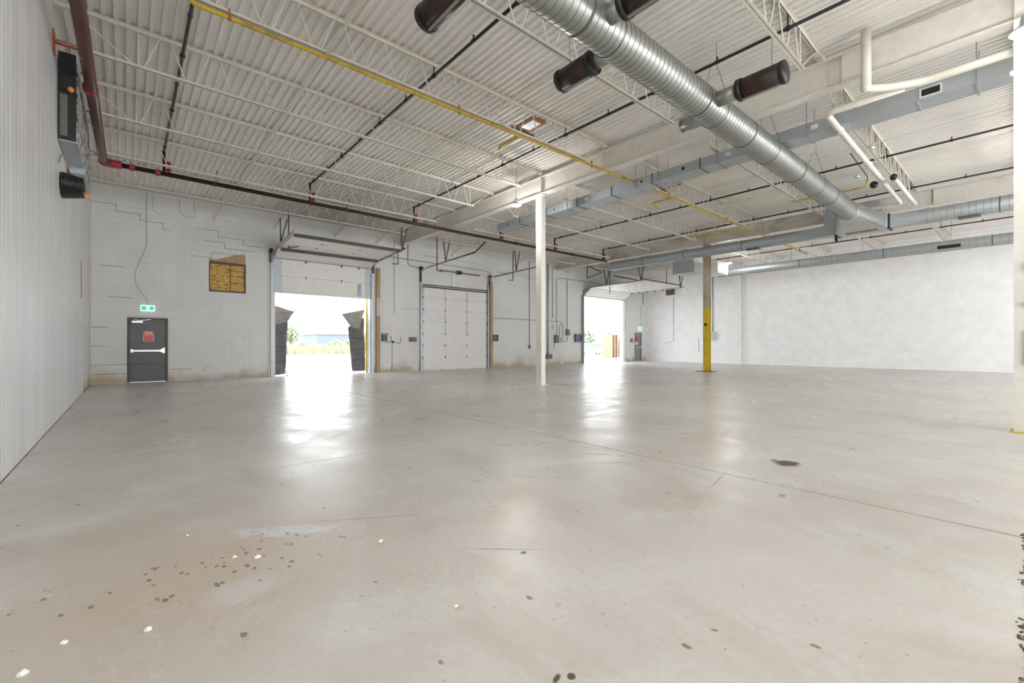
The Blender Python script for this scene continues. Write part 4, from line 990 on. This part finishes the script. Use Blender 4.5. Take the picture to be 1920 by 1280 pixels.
# ================================================================= dock shelter fabric outside the half-open door
def cloth(name, pts, y, mt, parent, th=.02, amp=.02):
    """quad cloth panel between four corners in X-Z (bl, br, tr, tl) with folds"""
    bl, br, tr, tl = [Vector((p[0], 0, p[1])) for p in pts]; nx, nz = 6, 14; m = MB()
    for side in (0, 1):
        for j in range(nz + 1):
            for i in range(nx + 1):
                u, v_ = i/nx, j/nz; q = (bl*(1-u)+br*u)*(1-v_) + (tl*(1-u)+tr*u)*v_
                m.v.append((q.x, y + side*th + amp*math.sin(9*u+7*v_) + amp*.6*math.sin(17*v_-4*u), q.z))
    def id(s, i, j): return s*(nx+1)*(nz+1) + j*(nx+1) + i
    for s in (0, 1):
        for j in range(nz):
            for i in range(nx):
                f = (id(s,i,j), id(s,i+1,j), id(s,i+1,j+1), id(s,i,j+1)); m.f.append(f if s == 0 else f[::-1])
    for j in range(nz):
        m.f.append((id(0,0,j), id(0,0,j+1), id(1,0,j+1), id(1,0,j))); m.f.append((id(0,nx,j+1), id(0,nx,j), id(1,nx,j), id(1,nx,j+1)))
    for i in range(nx):
        m.f.append((id(0,i+1,0), id(0,i,0), id(1,i,0), id(1,i+1,0))); m.f.append((id(0,i,nz), id(0,i+1,nz), id(1,i+1,nz), id(1,i,nz)))
    return m.build(name, mt, parent, True)
t = thing('dock_shelter_curtain', (4.7, YB+.5, 0), 'grey fabric dock shelter curtain at the left of the open doorway', 'curtain', 'fabric curtains of the dock shelter')
c = cloth('side_curtain', ((4.46, .02), (4.90, .06), (4.99, 2.24), (4.46, 2.20)), YB+.45, M['fabric'], t)
for z in (.55, 1.15, 1.70): MB().box((4.48, YB+.40, z), (4.92, YB+.41, z+.018)).build('stitched_seam', M['black'], c)
cloth('top_flap', ((4.46, 2.05), (4.96, 2.18), (5.24, 2.62), (4.46, 2.84)), YB+.42, M['fabric2'], t)
MB().ball((5.25, YB+.42, 2.64), .03, 6, 4).build('flap_hook', M['dkangle'], t)
t = thing('dock_shelter_curtain', (7.9, YB+.5, 0), 'grey fabric dock shelter curtain at the right of the open doorway', 'curtain', 'fabric curtains of the dock shelter')
c = cloth('side_curtain', ((7.66, .06), (8.26, .06), (8.20, 2.50), (7.46, 2.02)), YB+.45, M['fabric'], t)
for z in (.55, 1.05, 1.55): MB().box((7.60, YB+.40, z), (8.22, YB+.41, z+.018)).build('stitched_seam', M['black'], c)
cloth('top_flap', ((7.60, 2.02), (7.95, 1.95), (8.22, 2.86), (7.16, 2.60)), YB+.41, M['fabric2'], t)
MB().box((8.24, YB+.30, -.03), (8.31, YB+.37, 3.5)).build('yellow_guard_post', M['yellow'], label='slim yellow post beside the right shelter curtain', cat='post')
MB().box((4.38, YB+.28, -.03), (4.45, YB+.6, 4.0)).build('shelter_frame', M['whitejamb'], label='pale shelter frame at the left edge of the open doorway', cat='frame')
MB().box((8.40, YB+.28, -.03), (8.60, YB+.6, 4.0)).build('shelter_frame', M['whitejamb'], label='pale shelter frame right of the yellow post', cat='frame')
t = thing('floor_latch', (4.82, YB-.2, 0), 'small chrome latch standing on the threshold of the open doorway', 'latch')
MB().tube(fillet([(4.80, YB-.2, .012), (4.78, YB-.2, .22), (4.70, YB-.2, .27)], .04), .018, 8).build('lever', M['steel'], t, True)
MB().box((4.74, YB-.25, 0), (5.3, YB-.2, .012)).build('foot_bar', M['conduit'], t)

# ================================================================= wall boxes and conduits on the dock wall
def wbox(name, x0, x1, z0, z1, d, mt, label, cat, face=None, fm=None):
    t = thing(name, ((x0+x1)/2, YB, z0), label, cat)
    b = MB().box((x0, YB-d, z0), (x1, YB-.002, z1)).build('casing', mt, t)
    if face:
        for (a, b_, c, e) in face: MB().box((x0+a*(x1-x0), YB-d-.008, z0+c*(z1-z0)), (x0+b_*(x1-x0), YB-d, z0+e*(z1-z0))).build('button_plate', fm, t)
    return t
wbox('dock_control_box', 8.83, 9.06, 1.42, 1.70, .12, M['control'], 'dark blue control box right of the timber post of the half-open door', 'control box', [(.15, .45, .2, .6)], M['ctl_grey'])
MB().box((8.80, YB-.05, 1.70), (9.16, YB-.002, 1.78)).build('control_box_shelf', M['wood'], label='brown ledge above the blue control box', cat='ledge')
wbox('wall_notice', 10.20, 10.62, 1.38, 1.62, .03, M['ctl_grey'], 'small dark wide notice plate left of the closed dock door', 'sign', [(.08, .42, .25, .75), (.52, .72, .25, .75)], worn('dull_red_print', (.22, .06, .06), (.1, .05, .05), .5, 9, .5))
wbox('dock_control_box', 15.27, 15.62, 1.45, 1.80, .12, M['control'], 'dark blue control box right of the closed dock door', 'control box', [(.1, .5, .2, .8)], M['ctl_grey'])
wbox('dock_control_box', 22.05, 22.72, 1.42, 1.95, .16, M['ctl_grey'], 'large dark control box left of the far open dock door', 'control box', [(.55, .9, .2, .8)], M['control'])
wbox('disconnect_switch', 20.15, 20.42, 1.38, 1.85, .14, M['ctl_grey'], 'tall dark grey switch box in the conduit cluster', 'switch box')
wbox('junction_box', 20.52, 20.86, 1.42, 1.78, .12, M['box_grey'], 'light grey junction box right of the tall switch box', 'junction box', [(.3, .6, .3, .6)], M['ctl_grey'])
wbox('small_breaker', 21.22, 21.42, 1.85, 2.25, .12, M['ctl_grey'], 'small dark breaker box on the right conduit of the cluster', 'switch box')
wbox('small_breaker', 21.55, 21.68, 1.82, 2.2, .08, M['box_grey'], 'narrow pale box beside the small dark breaker', 'switch box')
wbox('floor_outlet_box', 19.42, 19.86, .38, .66, .16, M['ctl_grey'], 'dark outlet box at the foot of the thick vertical conduit', 'outlet box')
wbox('wall_phone', 28.3, 28.62, 1.42, 1.72, .08, M['ctl_grey'], 'small dark square box between far dock door and far exit door', 'control box', [(.3, .7, .3, .7)], M['box_grey'])
wbox('white_dial', 19.98, 20.12, 2.2, 2.5, .05, M['box_grey'], 'small pale round-cornered dial box above the switch cluster', 'thermostat')
Yd = YB - .03
def cd(pts, r, label, mt='conduit', fr=.15, clips=()): cable('wall_conduit', [(p[0], Yd, p[1]) for p in pts], r, M[mt], label, 'conduit', fr, clips=clips)
cd([(18.05, 6.2), (18.05, 1.2)], .022, 'straight conduit dropping to mid-wall, left of the cream column line', 'conduit')
MB().box((17.98, YB-.08, 1.02), (18.12, YB, 1.22)).build('conduit_end_box', M['ctl_grey'], label='small box at the lower end of the mid-wall conduit', cat='outlet box')
cd([(15.3, 2.72), (20.6, 2.72), (20.9, 2.62)], .018, 'long level conduit at door-head height right of the closed door', 'conduit')
cd([(19.6, 6.2), (19.6, .66)], .05, 'thickest vertical conduit right of the cream column', 'conduit')
cd([(21.5, 5.9), (20.02, 6.1), (20.02, 2.9)], .018, 'thin conduit turning down beside the thickest one', 'conduit', .2)
cd([(20.38, 5.2), (20.38, 2.9), (20.42, 1.85)], .018, 'second thin conduit dropping to the switch box', 'conduit', .2)
cd([(25.0, 5.45), (20.38, 5.45), (20.38, 5.0)], .02, 'level conduit above the far dock door turning down at its left end', 'conduit', .25)
cd([(21.36, 5.35), (21.36, 1.45), (20.2, 1.38), (20.15, 1.05)], .022, 'right-hand conduit loop around the switch boxes', 'conduit', .1)
cd([(20.65, 1.78), (20.65, 2.45), (20.85, 2.62), (20.95, 2.45), (20.95, 1.42)], .02, 'small inverted U of conduit above the junction box', 'conduit', .12)
cd([(9.45, 6.1), (9.45, 2.7)], .016, 'thin conduit down the wall right of the half-open door', 'conduit_w')
cd([(10.15, 6.25), (10.15, 5.05), (10.8, 4.98)], .02, 'conduit turning towards the track of the closed door', 'conduit')
cd([(8.9, 5.32), (14.6, 5.28), (15.2, 5.2), (15.2, 4.75)], .018, 'level conduit above the closed dock door', 'conduit', .3)
cd([(15.6, 5.3), (20.2, 5.35)], .016, 'thin level conduit high between column and closed door', 'conduit_w')
cd([(9.35, 1.32), (9.35, .02)], .016, 'short conduit rising from the floor to the gas cock', 'conduit_w')
t = thing('air_line_fitting', (9.45, YB-.05, 1.38), 'small brass and white pipe fitting with hook on the dock wall', 'fitting')
MB().tube(fillet([(9.0, Yd, 1.36), (9.35, Yd, 1.38), (9.75, Yd, 1.30), (9.80, Yd, 1.62)], .06), .014, 6).build('hose', M['conduit'], t, True)
MB().ball((9.36, YB-.06, 1.38), .06, 8, 6).tube([(9.32, Yd, 1.38), (9.26, Yd, 1.65)], .012, 6).build('valve', M['dkangle'], t, True)
# end wall
def fbox(name, y0, y1, z0, z1, d, mt, label, cat): return MB().box((XR-d, y0, z0), (XR-.001, y1, z1)).build(name, mt, label=label, cat=cat)
fbox('switch_box', 13.95, 14.40, 1.56, 2.15, .16, M['box_grey'], 'light grey switch box on the end wall right of the yellow column', 'switch box')
t = thing('end_wall_conduit', (XR-.03, 14.2, 2.2), 'grey conduit dropping to the switch box on the end wall', 'conduit')
MB().tube([(XR-.03, 14.2, 6.1), (XR-.03, 14.2, 2.15)], .035, 8).build('run', M['conduit'], t, True)
t = thing('end_wall_conduit', (XR-.03, 17.1, 1.5), 'thin conduit down the end wall below the brown-slatted heater', 'conduit')
MB().tube(fillet([(XR-.03, 17.1, 4.9), (XR-.03, 17.1, 1.52), (XR-.03, 17.8, 1.35)], .1), .018, 6).build('run', M['conduit_w'], t, True)
t = thing('end_wall_conduit', (XR-.03, 15.2, .9), 'short thin conduit low on the end wall left of the yellow column', 'conduit')
MB().tube([(XR-.03, 15.2, 1.7), (XR-.03, 15.2, .75)], .016, 6).build('run', M['conduit_w'], t, True)
cable('corner_conduit', [(29.95, YB-.04, 5.4), (29.95, YB-.04, 4.3)], .03, M['conduit'], 'short dark conduit in the far corner')

# ================================================================= floor bits
rr = random.Random(9)
for (x, y, s, lab) in ((.07, 2.52, .020, 'white plaster crumb, largest, lower left of the pitted patch'), (-.20, 2.64, .016, 'white plaster crumb left of the largest one'), (-.30, 2.49, .020, 'white plaster crumb in the bottom left corner'),
                       (.58, 2.96, .020, 'white plaster crumb among the pits, right'), (.48, 3.05, .016, 'white plaster crumb among the pits, left'), (.30, 3.60, .010, 'tiny white crumb above the pitted patch'), (1.22, 2.69, .018, 'pale crumb in a small tan stain, centre left'), (1.19, 1.79, .012, 'pale crumb by the tan spot, bottom centre')):
    s *= .72; m = MB().ball((x, y, s*.5), s, 7, 5, (1.2, .8, .75)); m.v = [(a+rr.uniform(-.3, .3)*s, b+rr.uniform(-.3, .3)*s, max(0, c_+rr.uniform(-.2, .2)*s)) for a, b, c_ in m.v]
    m.build('plaster_crumb', M['chip'], label=lab, cat='debris', group='plaster crumbs on the floor')
m = MB()
for k in range(900):
    x = 1.6 + 2.9 * rr.random(); q = .006 + .012 * rr.random(); y = .004 + rr.uniform(-.08, .025) + .012*math.sin(9*x)+.008*math.sin(23*x)
    m.ball((x, y, .002), q*.5, 5, 4, (1.5, 1, .35))
m.build('dirt_strip', worn('dark_brown_dirt', (.10, .075, .04), (.28, .24, .15), .6, 30, .95), label='ragged dark dirt strip along the right edge of the floor', cat='dirt', kind='stuff')

# ================================================================= outside
t = thing('tree', (24.4, 95.3, 0), 'round pale green tree seen at the left of the open doorway', 'tree')
def foliage(name, c, r, n, mt, parent, seed, size=.3, sc=(1, 1, 1)):
    q = random.Random(seed); m = MB()
    for _ in range(n):
        a = q.uniform(0, 2*math.pi); z = q.uniform(-1, 1); rr_ = r * q.uniform(.45, 1.0); s_ = math.sqrt(1-z*z)
        p_ = Vector((c[0]+rr_*s_*math.cos(a)*sc[0], c[1]+rr_*s_*math.sin(a)*sc[1], c[2]+rr_*z*sc[2])); 
        u = Vector((q.uniform(-1,1), q.uniform(-1,1), q.uniform(-1,1))).normalized()*size*q.uniform(.5, 1); v_ = u.orthogonal().normalized()*size*.6
        m.quad(p_-u, p_-v_, p_+u, p_+v_)
    return m.build(name, mt, parent, kind='stuff' if parent is not None else None)
foliage('crown', (24.4, 95.3, 3.4), 2.0, 900, M['leaf'], t, 1, .35, (1, 1, .95))
MB().tube([(24.4, 95.3, 0), (24.5, 95.3, 2.2), (24.2, 95.3, 3.4)], [.16, .11, .06], 7).build('trunk', M['bark'], t)
t = thing('distant_warehouse', (66, 190, 0), 'pale blue-grey flat building on the horizon beyond the meadow', 'building')
MB().box((57, 184, 0), (96, 204, 5.4)).build('walls', M['farbuild'], t)
MB().box((56.5, 183.5, 5.4), (96.5, 204.5, 5.8)).build('roof', M['farroof'], t)
m = MB(); q = random.Random(3)
for _ in range(7000):
    y_ = q.uniform(62.5, 80); x_ = y_*q.uniform(.17, .45); h = q.uniform(.6, 1.7) * (.7 + .3*math.sin(x_*.9)); w2 = q.uniform(.03, .07); l_ = q.uniform(-.3, .3)
    m.quad((x_-w2, y_, -.05), (x_+w2, y_, -.05), (x_+l_, y_+q.uniform(-.2, .2), h))
m.build('tall_weeds', M['blade'], label='band of tall haze-paled weeds at the edge of the yard', cat='weeds', kind='stuff')
for i, (x, y, r_, lab) in enumerate(((29.3, 84, 1.3, 'rounded grey-green bush in the middle of the weeds'), (23.5, 84, 1.0, 'low bush at the left of the weeds'), (35.2, 85, 1.8, 'tall green bush at the right of the weeds'), (33.5, 90, 1.3, 'small bush behind the weeds'))):
    t = thing('bush', (x, y, 0), lab, 'bush', 'bushes beyond the yard')
    foliage('leaves', (x, y, r_*.85), r_, 420, M['leaf'], t, 20+i, .28, (1.2, 1, .9)); MB().tube([(x, y, 0), (x, y, r_*.7)], .05, 6).build('stem', M['bark'], t)
for i, (x, y, r_, z, lab) in enumerate(((60, 50.5, 2.6, 2.4, 'pale tree left of the post seen through the far doorway'), (72, 54, 3.0, 2.2, 'pale tree behind the post seen through the far doorway'), (53, 48.3, 1.9, 2.6, 'pale tree at the left edge of the far doorway'), (80, 54, 2.6, 1.6, 'low pale tree behind the pallets'))):
    t = thing('tree', (x, y, 0), lab, 'tree', 'trees beyond the far doorway')
    foliage('crown', (x, y, z), r_, 600, M['leaf'], t, 40+i, .4, (1, 1, .8)); MB().tube([(x, y, 0), (x, y, z)], .14, 6).build('trunk', M['bark'], t)
MB().tube([(32.2, 25.0, -.03), (32.2, 25.0, 3.25)], .09, 10).build('yard_post', M['conduit'], label='plain grey post in the yard outside the far doorway', cat='post')
def car(x, y, rot, label):
    t = link('parked_car', None, (0, 0, 0), None, label, 'car', 'white cars parked in the yard')
    MB().prism([(-2.2, .35), (2.2, .35), (2.25, .75), (1.3, .95), (.7, 1.42), (-1.0, 1.45), (-1.9, 1.0), (-2.25, .9)], 'y', -.88, .88).build('body', M['carwhite'], t)
    MB().prism([(1.15, .98), (.66, 1.36), (-.95, 1.38), (-1.6, 1.02)], 'y', -.89, .89).build('windows', M['glassdk'], t)
    for a in (-1.4, 1.4):
        for b in (-.8, .8): MB().tube([(a, b-.11, .33), (a, b+.11, .33)], .33, 14).build('wheel', M['tyre'], t)
    t.location = (x, y, -.03); t.rotation_euler = (0, 0, R(rot)); return t
car(39.4, 31.9, -40, 'white car left of the post outside the far doorway'); car(46.5, 38.6, -40, 'white car farther back outside the far doorway')
for i, (x, y, n_, lab) in enumerate(((36.8, 27.6, 15, 'tall stack of orange-brown pallets right of the post'), (38.6, 27.9, 13, 'second stack of pallets farther right'), (40.6, 28.6, 11, 'low stack of pallets behind the others'))):
    t = thing('pallet_stack', (x, y, 0), lab, 'pallets', 'stacks of pallets in the yard')
    for k in range(n_):
        z = -.03 + k*.15
        MB().box((x-.5, y-.6, z+.12), (x+.5, y+.6, z+.145)).box((x-.5, y-.6, z), (x-.4, y+.6, z+.12)).box((x-.05, y-.6, z), (x+.05, y+.6, z+.12)).box((x+.4, y-.6, z), (x+.5, y+.6, z+.12)).build('pallet', M['pallet'], t)
t = thing('wire_fence', (45, 33, 0), 'low pale fence across the yard outside the far doorway', 'fence')
for k in range(12): 
    a = k/11; MB().box((30+a*26-.03, 39-a*13-.03, -.03), (30+a*26+.03, 39-a*13+.03, 1.2)).build('fence_post', M['conduit_w'], t)
for z in (.4, .8, 1.15): MB().bar((30, 39, z), (56, 26, z), .03, .04).build('fence_rail', M['conduit_w'], t)
print('objects', len(bpy.data.objects))
